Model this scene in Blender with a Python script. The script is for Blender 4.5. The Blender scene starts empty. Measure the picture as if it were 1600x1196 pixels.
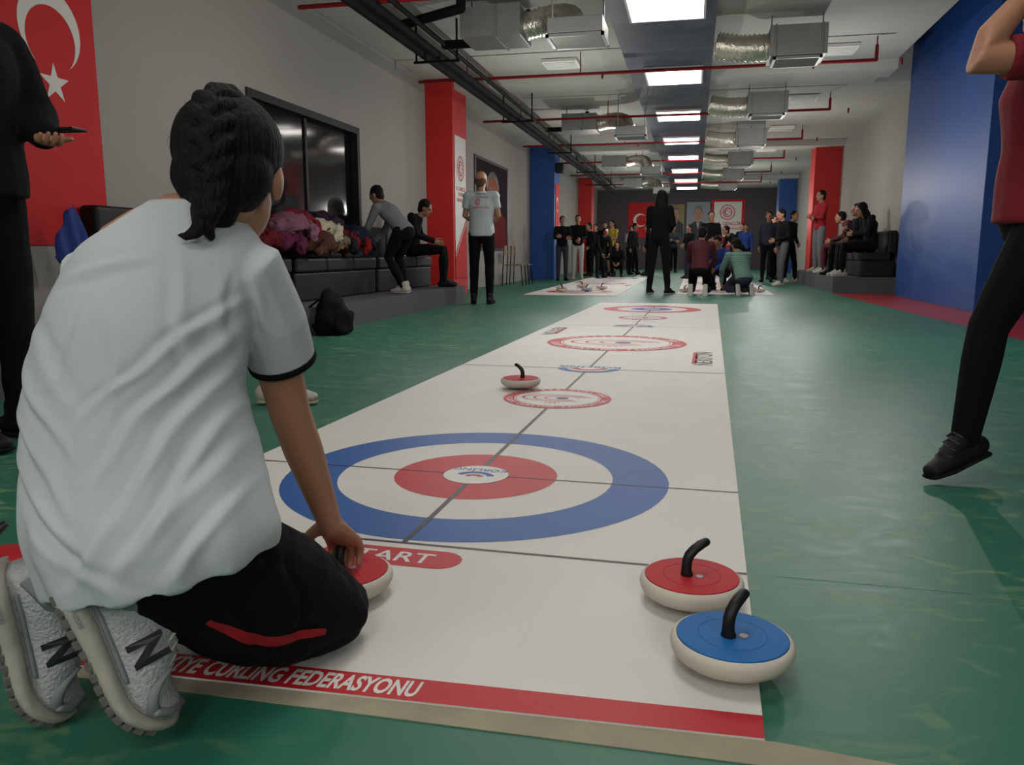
import bpy, bmesh, math, random
from mathutils import Vector, Matrix, noise
from mathutils.bvhtree import BVHTree
random.seed(7)
V=Vector
scene=bpy.context.scene
COL=scene.collection
scene.view_settings.view_transform='Standard'
scene.view_settings.exposure=1.2

# ------------------------------------------------------------------ materials
def lin(c):
    out=[]
    for x in c:
        x=x/255.0
        out.append(x/12.92 if x<=0.04045 else ((x+0.055)/1.055)**2.4)
    return (out[0],out[1],out[2],1.0)
MATS={}
def M(name,rgb,rough=.6,metal=0.,var=.12,scale=8.,bump=0.,bscale=40.,coords='Object',stretch=None,spec=None):
    if name in MATS: return MATS[name]
    m=bpy.data.materials.new(name); m.use_nodes=True
    nt=m.node_tree; b=nt.nodes['Principled BSDF']
    c=lin(rgb)
    tc=nt.nodes.new('ShaderNodeTexCoord')
    src=tc.outputs[coords]
    if stretch:
        mp=nt.nodes.new('ShaderNodeMapping'); mp.inputs['Scale'].default_value=stretch
        nt.links.new(src,mp.inputs['Vector']); src=mp.outputs['Vector']
    n=nt.nodes.new('ShaderNodeTexNoise'); n.inputs['Scale'].default_value=scale; n.inputs['Detail'].default_value=5
    nt.links.new(src,n.inputs['Vector'])
    mx=nt.nodes.new('ShaderNodeMixRGB')
    mx.inputs['Color1'].default_value=tuple(x*(1-var) for x in c[:3])+(1,)
    mx.inputs['Color2'].default_value=tuple(min(1,x*(1+var)) for x in c[:3])+(1,)
    nt.links.new(n.outputs['Fac'],mx.inputs['Fac'])
    nt.links.new(mx.outputs['Color'],b.inputs['Base Color'])
    b.inputs['Roughness'].default_value=rough; b.inputs['Metallic'].default_value=metal
    if spec is not None: b.inputs['Specular IOR Level'].default_value=spec
    if bump>0:
        n2=nt.nodes.new('ShaderNodeTexNoise'); n2.inputs['Scale'].default_value=bscale; n2.inputs['Detail'].default_value=4
        nt.links.new(src,n2.inputs['Vector'])
        bp=nt.nodes.new('ShaderNodeBump'); bp.inputs['Strength'].default_value=bump; bp.inputs['Distance'].default_value=.01
        nt.links.new(n2.outputs['Fac'],bp.inputs['Height']); nt.links.new(bp.outputs['Normal'],b.inputs['Normal'])
    MATS[name]=m
    return m
def Mstripe(name,c1,c2,scale,axis='X'):
    m=bpy.data.materials.new(name); m.use_nodes=True; nt=m.node_tree; b=nt.nodes['Principled BSDF']
    tc=nt.nodes.new('ShaderNodeTexCoord'); w=nt.nodes.new('ShaderNodeTexWave'); w.wave_type='BANDS'; w.bands_direction=axis
    w.inputs['Scale'].default_value=scale
    r=nt.nodes.new('ShaderNodeValToRGB'); r.color_ramp.interpolation='CONSTANT'
    r.color_ramp.elements[0].color=lin(c1); r.color_ramp.elements[1].color=lin(c2); r.color_ramp.elements[1].position=.5
    nt.links.new(tc.outputs['Object'],w.inputs['Vector']); nt.links.new(w.outputs['Fac'],r.inputs['Fac'])
    nt.links.new(r.outputs['Color'],b.inputs['Base Color']); b.inputs['Roughness'].default_value=.8
    return m
def Memit(name,rgb,strength):
    m=bpy.data.materials.new(name); m.use_nodes=True; nt=m.node_tree; b=nt.nodes['Principled BSDF']
    b.inputs['Base Color'].default_value=lin(rgb)
    b.inputs['Emission Color'].default_value=lin(rgb); b.inputs['Emission Strength'].default_value=strength
    return m

# ------------------------------------------------------------------ mesh helpers
def loft(bm,rings,mi=0,cap=True):
    vr=[[bm.verts.new(p) for p in r] for r in rings]
    n=len(vr[0]); fs=[]
    for i in range(len(vr)-1):
        for j in range(n):
            fs.append(bm.faces.new((vr[i][j],vr[i][(j+1)%n],vr[i+1][(j+1)%n],vr[i+1][j])))
    if cap:
        fs.append(bm.faces.new(list(reversed(vr[0])))); fs.append(bm.faces.new(vr[-1]))
    for f in fs: f.material_index=mi; f.smooth=True
    return fs
def tube(bm,pts,radii,seg=12,ref=None,mi=0,rnd=True,cap=True):
    pts=[V(p) for p in pts]; n=len(pts)
    rad=[(r,r) if not isinstance(r,(tuple,list)) else r for r in radii]
    tans=[]
    for i in range(n):
        a=pts[max(0,i-1)]; b=pts[min(n-1,i+1)]; t=(b-a)
        if t.length<1e-9: t=V((0,0,1))
        tans.append(t.normalized())
    if ref is None:
        ref=V((1,0,0)) if abs(tans[0].x)<.8 else V((0,1,0))
        fixed=False
    else: ref=V(ref).normalized(); fixed=True
    rings=[]
    def ring(c,t,r,ex):
        ey=t.cross(ex).normalized()
        return [c+ex*math.cos(2*math.pi*k/seg)*r[0]+ey*math.sin(2*math.pi*k/seg)*r[1] for k in range(seg)]
    exs=[];prev=ref
    for i in range(n):
        base=ref if fixed else prev
        ex=base-tans[i]*base.dot(tans[i])
        if ex.length<1e-4:
            ex=prev-tans[i]*prev.dot(tans[i])
        if ex.length<1e-4: ex=tans[i].orthogonal()
        ex.normalize(); exs.append(ex); prev=ex
    if rnd:
        m=min(rad[0])
        for q in (80,50,25):
            a=math.radians(q); rings.append(ring(pts[0]-tans[0]*m*math.sin(a),tans[0],(rad[0][0]*math.cos(a),rad[0][1]*math.cos(a)),exs[0]))
    for i in range(n): rings.append(ring(pts[i],tans[i],rad[i],exs[i]))
    if rnd:
        m=min(rad[-1])
        for q in (25,50,80):
            a=math.radians(q); rings.append(ring(pts[-1]+tans[-1]*m*math.sin(a),tans[-1],(rad[-1][0]*math.cos(a),rad[-1][1]*math.cos(a)),exs[-1]))
    return loft(bm,rings,mi,cap)
def ell(bm,c,r,R=None,mi=0,seg=16,ring=10):
    M4=Matrix.Diagonal((r[0],r[1],r[2],1))
    if R is not None: M4=R.to_4x4()@M4
    M4=Matrix.Translation(V(c))@M4
    g=bmesh.ops.create_uvsphere(bm,u_segments=seg,v_segments=ring,radius=1,matrix=M4)
    for v in g['verts']:
        for f in v.link_faces: f.material_index=mi; f.smooth=True
def box(bm,c,s,mi=0,R=None):
    M4=Matrix.Diagonal((s[0],s[1],s[2],1))
    if R is not None: M4=R.to_4x4()@M4
    M4=Matrix.Translation(V(c))@M4
    g=bmesh.ops.create_cube(bm,size=1,matrix=M4)
    for v in g['verts']:
        for f in v.link_faces: f.material_index=mi
def bx(bm,x0,x1,y0,y1,z0,z1,mi=0):
    box(bm,((x0+x1)/2,(y0+y1)/2,(z0+z1)/2),(x1-x0,y1-y0,z1-z0),mi)
def lathe(bm,prof,seg=48,mi=0,c=(0,0,0)):
    c=V(c); rings=[[c+V((r*math.cos(2*math.pi*k/seg),r*math.sin(2*math.pi*k/seg),z)) for k in range(seg)] for r,z in prof]
    return loft(bm,rings,mi,True)
def setup(o,parent=None,label=None,cat=None,kind=None,group=None,inv=False):
    COL.objects.link(o)
    if parent is not None:
        o.parent=parent
        if inv: o.matrix_parent_inverse=parent.matrix_basis.inverted()
    if label: o['label']=label
    if cat: o['category']=cat
    if kind: o['kind']=kind
    if group: o['group']=group
    return o
def mk(bm,name,mats,parent=None,label=None,cat=None,kind=None,group=None,inv=False,bevel=0,smooth=None,normals=True):
    if normals: bmesh.ops.recalc_face_normals(bm,faces=bm.faces)
    me=bpy.data.meshes.new(name); bm.to_mesh(me); bm.free()
    for m in (mats if isinstance(mats,(list,tuple)) else [mats]): me.materials.append(m)
    if smooth is not None:
        for p in me.polygons: p.use_smooth=smooth
    o=bpy.data.objects.new(name,me)
    setup(o,parent,label,cat,kind,group,inv)
    if bevel>0:
        b=o.modifiers.new('bevel','BEVEL'); b.width=bevel; b.segments=3; b.limit_method='ANGLE'
    return o
def esplit(o,deg=28):
    m=o.modifiers.new('split','EDGE_SPLIT'); m.split_angle=math.radians(deg); return o
def empty(name,loc,yaw=0,label=None,cat=None,group=None):
    e=bpy.data.objects.new(name,None); e.empty_display_size=.1
    e.location=loc; e.rotation_euler=(0,0,yaw)
    return setup(e,None,label,cat,None,group)
def solid(bm,name,mat,parent,vox=.01,it=4,disp=None,inv=False,extra=None,label=None,cat=None,group=None):
    bmesh.ops.recalc_face_normals(bm,faces=bm.faces)
    me=bpy.data.meshes.new('tmp'); bm.to_mesh(me); bm.free()
    t=bpy.data.objects.new('tmp',me); COL.objects.link(t)
    r=t.modifiers.new('r','REMESH'); r.mode='VOXEL'; r.voxel_size=vox
    s=t.modifiers.new('s','SMOOTH'); s.factor=.5; s.iterations=it
    dg=bpy.context.evaluated_depsgraph_get(); dg.update()
    me2=bpy.data.meshes.new_from_object(t.evaluated_get(dg))
    bpy.data.objects.remove(t); bpy.data.meshes.remove(me)
    me2.name=name
    if disp:
        ns=[v.normal.copy() for v in me2.vertices]
        for v,n in zip(me2.vertices,ns): v.co+=n*disp(v.co)
    if extra is not None:
        b2=bmesh.new(); b2.from_mesh(me2)
        me3=bpy.data.meshes.new('x'); bmesh.ops.recalc_face_normals(extra,faces=extra.faces); extra.to_mesh(me3); extra.free()
        b2.from_mesh(me3); b2.to_mesh(me2); b2.free(); bpy.data.meshes.remove(me3)
    me2.materials.clear(); me2.materials.append(mat)
    for p in me2.polygons: p.use_smooth=True; p.material_index=0
    o=bpy.data.objects.new(name,me2)
    return setup(o,parent,label,cat,None,group,inv)
class Flat:
    def __init__(s,O,ux,uy):
        s.bm=bmesh.new(); s.O=V(O); s.ux=V(ux); s.uy=V(uy); s.n=s.ux.cross(s.uy).normalized(); s.k=0
    def P(s,x,y,off): return s.O+s.ux*x+s.uy*y+s.n*off
    def poly(s,pts,mi,off):
        vs=[s.bm.verts.new(s.P(x,y,off)) for x,y in pts]
        f=s.bm.faces.new(vs); f.material_index=mi
        return f
    def rect(s,x0,x1,y0,y1,mi,off): s.poly([(x0,y0),(x1,y0),(x1,y1),(x0,y1)],mi,off)
    def disc(s,cx,cy,r,mi,off,seg=64,ry=None):
        ry=ry or r
        s.poly([(cx+r*math.cos(2*math.pi*k/seg),cy+ry*math.sin(2*math.pi*k/seg)) for k in range(seg)],mi,off)
    def strip(s,A,B,mi,off):
        va=[s.bm.verts.new(s.P(x,y,off)) for x,y in A]; vb=[s.bm.verts.new(s.P(x,y,off)) for x,y in B]
        for i in range(len(A)-1):
            f=s.bm.faces.new((va[i],vb[i],vb[i+1],va[i+1])); f.material_index=mi
    def ring(s,cx,cy,r0,r1,mi,off,a0=0,a1=360,seg=72):
        A=[];B=[]
        for k in range(seg+1):
            a=math.radians(a0+(a1-a0)*k/seg); A.append((cx+r0*math.cos(a),cy+r0*math.sin(a))); B.append((cx+r1*math.cos(a),cy+r1*math.sin(a)))
        s.strip(A,B,mi,off)
    def crescent(s,cx,cy,R,rot,mi,off):
        r=.8*R; sh=.25*R; ix=(R*R-r*r+sh*sh)/(2*sh); po=math.acos(ix/R); pi_=math.acos((ix-sh)/r)
        A=[];B=[]; n=40; c=math.cos(rot); d=math.sin(rot)
        for k in range(n+1):
            ao=po+(2*math.pi-2*po)*k/n; ai=pi_+(2*math.pi-2*pi_)*k/n
            x,y=R*math.cos(ao),R*math.sin(ao); A.append((cx+x*c-y*d,cy+x*d+y*c))
            x,y=sh+r*math.cos(ai),r*math.sin(ai); B.append((cx+x*c-y*d,cy+x*d+y*c))
        s.strip(A,B,mi,off)
    def star(s,cx,cy,R,rot,mi,off):
        pts=[]
        for k in range(10):
            rr=R if k%2==0 else R*.382
            a=rot+math.pi*k/5; pts.append((cx+rr*math.cos(a),cy+rr*math.sin(a)))
        c=(cx,cy)
        for k in range(10): s.poly([c,pts[k],pts[(k+1)%10]],mi,off)
    def text(s,t,cx,cy,size,mi,off,rot=0,sx=1,bold=0):
        vs,fs=textmesh(t,bold)
        c=math.cos(rot); d=math.sin(rot); out=[]
        for x,y in vs:
            x*=size*sx; y*=size
            out.append(s.bm.verts.new(s.P(cx+x*c-y*d,cy+x*d+y*c,off)))
        for f in fs:
            try:
                ff=s.bm.faces.new([out[i] for i in f]); ff.material_index=mi
            except Exception: pass
    def arctext(s,t,cx,cy,r,a_mid,step,size,mi,off,inward=False):
        n=len(t)
        for i,ch in enumerate(t):
            if ch==' ': continue
            if not inward:
                a=a_mid+step*((n-1)/2-i); s.text(ch,cx+r*math.cos(a),cy+r*math.sin(a),size,mi,off,a-math.pi/2,1,.02)
            else:
                a=a_mid-step*((n-1)/2-i); s.text(ch,cx+r*math.cos(a),cy+r*math.sin(a),size,mi,off,a+math.pi/2,1,.02)
TC={}
def textmesh(t,bold=0):
    if (t,bold) in TC: return TC[(t,bold)]
    cu=bpy.data.curves.new('t','FONT'); cu.body=t; cu.size=1; cu.align_x='CENTER'; cu.align_y='CENTER'; cu.resolution_u=3; cu.offset=bold
    o=bpy.data.objects.new('t',cu); COL.objects.link(o)
    dg=bpy.context.evaluated_depsgraph_get(); dg.update()
    me=bpy.data.meshes.new_from_object(o.evaluated_get(dg))
    vs=[(v.co.x,v.co.y) for v in me.vertices]; fs=[list(p.vertices) for p in me.polygons]
    bpy.data.objects.remove(o); bpy.data.curves.remove(cu); bpy.data.meshes.remove(me)
    TC[(t,bold)]=(vs,fs); return TC[(t,bold)]
def decal(target_me,F,direction,off=.002):
    bvh=BVHTree.FromPolygons([v.co.copy() for v in target_me.vertices],[list(p.vertices) for p in target_me.polygons])
    d=V(direction).normalized()
    for v in F.bm.verts:
        h=bvh.ray_cast(v.co-d*.5,d)
        if h[0] is not None: v.co=h[0]-d*off

# palette
skin=M('skin',(164,116,90),.55,var=.08,scale=14,bump=.05,bscale=120)
skin2=M('skin_far',(150,106,82),.6,var=.08)
hairm=M('dark_hair',(11,8,7),.7,var=.55,scale=120,bump=.9,bscale=150,stretch=(1,1,.12),spec=.2)
braidm=M('braided_hair',(11,8,7),.65,var=.6,scale=140,bump=.8,bscale=190,stretch=(1,1,.3),spec=.2)
black=M('black_cloth',(10,10,12),.95,var=.3,scale=20,bump=.2,bscale=30,spec=.2)
black2=M('charcoal_cloth',(21,21,25),.95,var=.25,scale=20,bump=.2,bscale=30,spec=.2)
whitec=M('white_cotton',(178,184,187),.95,var=.04,scale=5,bump=.25,bscale=22,spec=.2)
grayc=M('gray_cloth',(106,106,109),.85,var=.15,bump=.2)
redc=M('red_cloth',(150,14,28),.9,var=.12,bump=.2)
crimson=M('crimson_cloth',(112,8,26),.9,var=.12,bump=.2,bscale=25)
maroon=M('maroon_cloth',(72,14,26),.85,var=.15,bump=.2)
bluec=M('blue_cloth',(18,52,124),.8,var=.15,bump=.2)
whitep=M('white_trousers',(160,158,153),.85,var=.08)
jeans=M('dark_denim',(28,34,48),.85,var=.25)
blackpl=M('black_plastic',(11,11,12),.5,var=.1,spec=.4)
shoeblack=M('black_shoe',(12,12,13),.65,var=.2,spec=.3)
shoewhite=M('white_shoe',(162,158,150),.55,var=.1)
eyew=M('eye_dark',(24,18,16),.2,var=.05)
lipm=M('lips',(120,62,58),.5,var=.05)
yellowstripe=Mstripe('yellow_black_jersey',(200,175,40),(20,20,26),14,'X')
greenstripe=Mstripe('green_striped_jersey',(26,95,76),(125,145,135),14,'Z')
redpaint=M('red_paint',(190,28,22),.6,var=.05,scale=2)
bluepaint=M('blue_paint',(18,70,140),.5,var=.07,scale=2)
navy=M('navy_panel',(44,54,74),.5,var=.1,scale=2)
wallm=M('wall_paint',(148,145,139),.8,var=.04,scale=1.5,bump=.05,bscale=60)
ceilm=M('ceiling_paint',(178,178,172),.85,var=.06,scale=1.2)
darkwall=M('dark_grey_wall',(72,66,68),.75,var=.06)
conc=M('grey_step',(72,74,78),.7,var=.1,scale=5)
steel=M('galvanised_steel',(136,136,132),.45,.45,var=.12,scale=6)
foil=M('foil_duct',(205,200,186),.25,.8,var=.25,scale=30,bump=1.0,bscale=28)
pipeblk=M('black_pipe',(13,14,16),.8,var=.2,spec=.15)
pipered=M('red_pipe',(125,16,24),.6,var=.12,spec=.3)
leather=M('black_leather',(16,16,18),.5,var=.2,bump=.15,bscale=60,spec=.3)
matwhite=M('mat_white',(206,204,199),.6,var=.07,scale=3.5,bump=.35,bscale=7)
pred=M('print_red',(178,26,38),.55,var=.05)
pblue=M('print_blue',(24,82,152),.55,var=.05)
pblk=M('print_black',(28,26,34),.5,var=.05)
pwhite=M('print_white',(208,206,202),.55,var=.03)
beige=M('beige_strip',(148,141,120),.8,var=.25,scale=12,bump=.3,bscale=20)
flagred=M('flag_red',(188,14,22),.75,var=.06,scale=3)
flagwhite=M('flag_white',(210,208,202),.7,var=.03)

# ------------------------------------------------------------------ camera
cam=bpy.data.cameras.new('camera'); co=bpy.data.objects.new('camera',cam); COL.objects.link(co)
co.location=(0,0,.70); co.rotation_euler=(math.radians(90-9.22),0,math.radians(12.68))
cam.sensor_width=36; cam.lens=28.125; cam.clip_start=.02; cam.clip_end=200
scene.camera=co
w=bpy.data.worlds.new('world'); scene.world=w; w.use_nodes=True
w.node_tree.nodes['Background'].inputs[0].default_value=(.5,.55,.6,1); w.node_tree.nodes['Background'].inputs[1].default_value=.1

# ------------------------------------------------------------------ room shell
XL,XR,YN,YF,ZC=-4.25,3.45,-3.0,36.0,3.4
fm=bpy.data.materials.new('green_floor'); fm.use_nodes=True; nt=fm.node_tree; b=nt.nodes['Principled BSDF']
tc=nt.nodes.new('ShaderNodeTexCoord')
n1=nt.nodes.new('ShaderNodeTexNoise'); n1.inputs['Scale'].default_value=.8; n1.inputs['Detail'].default_value=8
mx=nt.nodes.new('ShaderNodeMixRGB'); mx.inputs['Color1'].default_value=lin((30,92,72)); mx.inputs['Color2'].default_value=lin((46,110,90))
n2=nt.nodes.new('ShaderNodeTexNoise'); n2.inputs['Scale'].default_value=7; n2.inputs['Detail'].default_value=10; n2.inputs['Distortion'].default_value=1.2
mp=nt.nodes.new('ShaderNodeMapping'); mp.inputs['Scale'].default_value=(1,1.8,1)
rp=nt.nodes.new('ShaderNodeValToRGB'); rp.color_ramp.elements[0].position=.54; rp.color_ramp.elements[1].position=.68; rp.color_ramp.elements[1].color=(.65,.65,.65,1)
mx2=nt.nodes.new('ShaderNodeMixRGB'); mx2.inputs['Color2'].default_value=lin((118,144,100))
nt.links.new(tc.outputs['Object'],n1.inputs['Vector']); nt.links.new(tc.outputs['Object'],mp.inputs['Vector']); nt.links.new(mp.outputs['Vector'],n2.inputs['Vector'])
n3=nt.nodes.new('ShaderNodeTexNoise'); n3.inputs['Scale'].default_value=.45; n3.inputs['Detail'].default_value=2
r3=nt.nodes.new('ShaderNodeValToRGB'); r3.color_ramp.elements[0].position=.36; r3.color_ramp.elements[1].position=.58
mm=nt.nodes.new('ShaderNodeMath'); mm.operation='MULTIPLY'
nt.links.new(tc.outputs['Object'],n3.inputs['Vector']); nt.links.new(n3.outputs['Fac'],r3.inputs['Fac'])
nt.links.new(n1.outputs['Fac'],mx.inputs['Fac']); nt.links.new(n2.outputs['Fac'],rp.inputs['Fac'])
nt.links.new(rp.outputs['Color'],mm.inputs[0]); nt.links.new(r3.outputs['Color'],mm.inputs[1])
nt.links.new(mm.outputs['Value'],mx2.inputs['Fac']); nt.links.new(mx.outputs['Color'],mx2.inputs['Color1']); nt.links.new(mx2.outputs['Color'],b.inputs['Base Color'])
mr=nt.nodes.new('ShaderNodeMapRange'); mr.inputs['To Min'].default_value=.32; mr.inputs['To Max'].default_value=.6
nt.links.new(n2.outputs['Fac'],mr.inputs['Value']); nt.links.new(mr.outputs['Result'],b.inputs['Roughness'])
redfloor=M('red_floor',(155,36,44),.4,var=.08)
bm=bmesh.new(); bx(bm,XL-.2,6.2,YN-.2,YF+.2,-.2,0)
fx=Flat((0,0,0),(1,0,0),(0,1,0)); fx.bm.free(); fx.bm=bm
fx.poly([(2.72,4.5),(6,4.5),(6,15.0),(2.38,15.0),(2.38,13.8)],1,.001)
for yy in (1.75,5.2,8.7):
    fx.poly([(.2,yy-.002),(6,yy-.102-.0),(6,yy-.099),(.2,yy+.001)],2,.0008)
seam=M('floor_seam',(84,134,114),.5,var=.1)
mk(bm,'floor',[fm,redfloor,seam],kind='structure',label='glossy green sheet sports floor with red edge zone',normals=False)
def sbox(name,dims,mat,label,bevel=0):
    bm=bmesh.new(); bx(bm,*dims); return mk(bm,name,mat,kind='structure',label=label,bevel=bevel)
bm=bmesh.new()
XE=2.7
bx(bm,XL-.2,XE,YN-.2,YF+.2,ZC,ZC+.2); bx(bm,XE,6.2,14.36,YF+.2,ZC,ZC+.2); bx(bm,XE-.2,6.2,YN-.2,14.5,4.7,4.9); bx(bm,XE-.2,XE,YN-.2,14.36,ZC+.2,4.7); bx(bm,XE,6.2,14.36,14.5,ZC+.2,4.7)
mk(bm,'ceiling',ceilm,kind='structure',label='painted grey-white ceiling, higher over the side zone')
W0=7.25
bm=bmesh.new()
bx(bm,XL-.2,XL,YN,W0,0,ZC); bx(bm,XL-.2,XL,9.92,YF,0,ZC); bx(bm,XL-.2,XL,W0,9.92,0,.85); bx(bm,XL-.2,XL,W0,9.92,2.27,ZC)
mk(bm,'wall_left',wallm,kind='structure',label='grey painted wall')
bm=bmesh.new(); bx(bm,XR,XR+.2,14.37,YF,0,ZC); bx(bm,5.9,6.1,YN,10.5,0,4.7)
mk(bm,'wall_right',wallm,kind='structure',label='light grey painted wall')
sbox('wall_back',(XL-.2,XR+.2,YF,YF+.2,0,ZC),darkwall,'dark grey end wall')
sbox('wall_front',(XL-.2,6.1,YN-.2,YN,0,4.7),wallm,'grey painted wall')
def pillar(i,x0,x1,y0,y1,mat,label,zt=ZC-.001): sbox('trim_%d'%i,(x0,x1,y0,y1,0,zt),mat,label,.006)
pillar(1,XL,-3.8,12.6,13.4,redpaint,'red painted square pillar')
pillar(2,XL,-3.6,21.0,21.8,bluepaint,'blue painted square pillar')
pillar(3,XL,-3.75,30.0,30.8,redpaint,'red painted square pillar')
pillar(4,3.25,6.1,10.47,14.35,bluepaint,'large blue painted pillar block',4.699)
pillar(5,2.83,XR,21.5,22.3,redpaint,'red painted square pillar')
pillar(6,2.85,XR,30.3,31.1,bluepaint,'blue painted square pillar')
sbox('trim_7',(-.98,.14,YN,34.5,3.2,ZC-.001),navy,'long navy lighting soffit')
for i,y in enumerate((12.7,21.1,30.1)):
    sbox('trim_%d'%(8+i),(XL,XE if y<14 else XR,y,y+.6,ZC-.14,ZC-.002),ceilm,'shallow painted ceiling beam')
glass=M('dark_window_glass',(14,16,20),.08,var=.1)
wf=M('anthracite_frame',(20,21,24),.6,var=.08,spec=.3)
bm=bmesh.new()
x0,x1=XL-.12,XL+.02
bx(bm,x0,x1,W0,W0+.08,.85,2.27); bx(bm,x0,x1,9.84,9.92,.85,2.27); bx(bm,x0,x1,W0+.08,9.84,2.19,2.27); bx(bm,x0,x1,W0+.08,9.84,.85,.92)
for y in (8.55,): bx(bm,x0,XL-.05,y,y+.05,.92,2.19)
g=bmesh.new(); bx(g,XL-.09,XL-.07,W0+.06,9.86,.9,2.21)
wo=mk(bm,'window_1',wf,kind='structure',label='dark framed interior window strip',bevel=.004)
mk(g,'glass_pane',glass,parent=wo)
bm=bmesh.new(); bx(bm,XL+.004,-3.2,2.2,11.15,0,.23); mk(bm,'platform',conc,label='long low dark grey step along the grey wall',cat='step')
bm=bmesh.new(); bx(bm,2.39,XR-.004,15.04,21.4,0,.28); mk(bm,'platform',conc,label='low dark grey step carrying black seating by the red pillar',cat='step')

# ------------------------------------------------------------------ ceiling lights, then added fill lights
lampm=Memit('lamp_diffuser',(255,250,242),5.0)
frame=M('lamp_frame',(200,200,196),.5,var=.03)
first=True
for k in range(-3,8):
    y=8.75+3.4*k
    if y<-2.5: continue
    e=empty('ceiling_light',(-.37,y,3.2),label='rectangular white ceiling panel light in the navy soffit',cat='ceiling light',group='panel lights along the soffit')
    if first:
        bm=bmesh.new()
        bx(bm,-.40,-.375,-.53,.53,-.035,0); bx(bm,.375,.40,-.53,.53,-.035,0); bx(bm,-.375,.375,-.53,-.505,-.035,0); bx(bm,-.375,.375,.505,.53,-.035,0)
        f0=mk(bm,'lamp_frame',frame,parent=e)
        bm=bmesh.new(); bx(bm,-.375,.375,-.505,.505,-.03,-.012); d0=mk(bm,'diffuser',lampm,parent=e); first=False
    else:
        for s in (f0,d0):
            c=s.copy(); c.parent=e; COL.objects.link(c)
for y,en,sz in ((-1.6,36,.5),(6.6,22,0),(11.5,21,0),(16.8,21,0),(22,21,0),(27,21,0),(32.5,21,0)):  # added point lights without any fixture, to brighten walls and ceiling
    for x in (-1.9,1.45):
        l=bpy.data.lights.new('fill_light','POINT'); l.shadow_soft_size=sz; l.energy=en; l.color=(1,.975,.94)
        o=bpy.data.objects.new('fill_light',l); COL.objects.link(o); o.location=(x,y,1.95)
ventm=M('white_vent',(225,225,220),.5,var=.03)
for (x,y) in ((-1.95,11.9),(1.75,11.9),(1.75,15.4),(1.75,18.9),(-2.6,17.9),(1.75,22.6)):
    bm=bmesh.new(); box(bm,(0,0,0),(.5,.5,.04))
    for j in range(5): box(bm,(0,-.18+.09*j,-.025),(.44,.03,.02))
    o=mk(bm,'ceiling_vent',ventm,label='small white louvred ceiling vent',cat='vent',group='ceiling vents'); o.location=(x,y,ZC-.03)

# ------------------------------------------------------------------ pipes
def pipe(pts,r,mat,name,label,seg=10,group=None):
    bm=bmesh.new()
    for a,b_ in zip(pts[:-1],pts[1:]): tube(bm,[a,b_],[r,r],seg,rnd=True)
    return mk(bm,name,mat,label=label,cat='pipe',group=group)
pipe([(-3.2,3,3.02),(-3.2,32,3.02)],.06,pipeblk,'black_pipe','thick black insulated pipe hung under the ceiling')
pipe([(-3.02,3,3.0),(-3.02,32,3.0)],.045,pipeblk,'black_pipe','black insulated pipe hung beside a thicker one')
pipe([(-2.88,4,3.06),(-2.88,30,3.06)],.03,pipeblk,'black_pipe','thin black pipe hung under the ceiling')
pipe([(-2.88,9.3,3.06),(-2.2,9.3,3.06),(-2.2,9.3,3.2),(-1.9,9.3,3.2),(-1.9,9.3,3.34)],.05,pipeblk,'black_pipe','black branch pipe with elbows')
pipe([(-2.88,15.9,3.06),(-2.1,15.9,3.06),(-2.1,15.9,3.34)],.045,pipeblk,'black_pipe','black branch pipe with elbow')
pipe([(-3.2,8.6,3.1),(-2.4,8.3,3.15),(-2.4,8.3,3.33)],.05,pipeblk,'black_pipe','black branch pipe with elbow')
for k in range(6):
    y=5+4.5*k
    bm=bmesh.new()
    for x in (-3.3,-2.8): box(bm,(x,y,3.16),(.02,.02,.478))
    box(bm,(-3.05,y,2.93),(.56,.04,.025)); mk(bm,'pipe_hanger',pipeblk,label='metal hanger bracket carrying the black pipes',cat='bracket',group='pipe hangers')
for k in range(7):
    y=7.75+3.6*k
    bm=bmesh.new()
    tube(bm,[(-3.9,y,3.1),(2.15,y,3.1)],[.022]*2,10); tube(bm,[(2.15,y,3.1),(2.15,y,3.27)],[.022]*2,10)
    for x in (-3.2,-1.6,1.1,2.15):
        tube(bm,[(x,y,3.1),(x,y,3.38)],[.008]*2,6)
        tube(bm,[(x+.3,y,3.1),(x+.3,y,3.04)],[.015]*2,6)
    mk(bm,'sprinkler_pipe',pipered,label='red sprinkler pipe running across the ceiling',cat='pipe',group='sprinkler pipes')

# ------------------------------------------------------------------ ducts
def duct_run(pts,r):
    P=[V(p) for p in pts]; out=[];rad=[]
    n=12
    for i in range(len(P)-1):
        p0=P[max(0,i-1)];p1=P[i];p2=P[i+1];p3=P[min(len(P)-1,i+2)]
        for k in range(n):
            t=k/n
            q=.5*((2*p1)+(-p0+p2)*t+(2*p0-5*p1+4*p2-p3)*t*t+(-p0+3*p1-3*p2+p3)*t**3)
            out.append(q); rad.append(r*(1+.07*(1 if k%2 else -1)+random.uniform(-.03,.03)))
    out.append(P[-1]); rad.append(r)
    bm=bmesh.new(); tube(bm,out,rad,18,rnd=False); return bm
def grille(bm,cx,cy,z,w_,d_):
    for j in range(7): box(bm,(cx,cy-d_/2+d_*(j+.5)/7,z),(w_*.92,d_/12,.02),0,Matrix.Rotation(.5,3,'X'))
    for sx in (-1,1): box(bm,(cx+sx*w_/2,cy,z),(.03,d_+.03,.03))
    for sy in (-1,1): box(bm,(cx,cy+sy*d_/2,z),(w_+.03,.03,.03))
def rod(p,top,e):
    bm=bmesh.new(); tube(bm,[p,(p[0],p[1],top)],[.008]*2,6); mk(bm,'hanger_rod',steel,parent=e)
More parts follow.
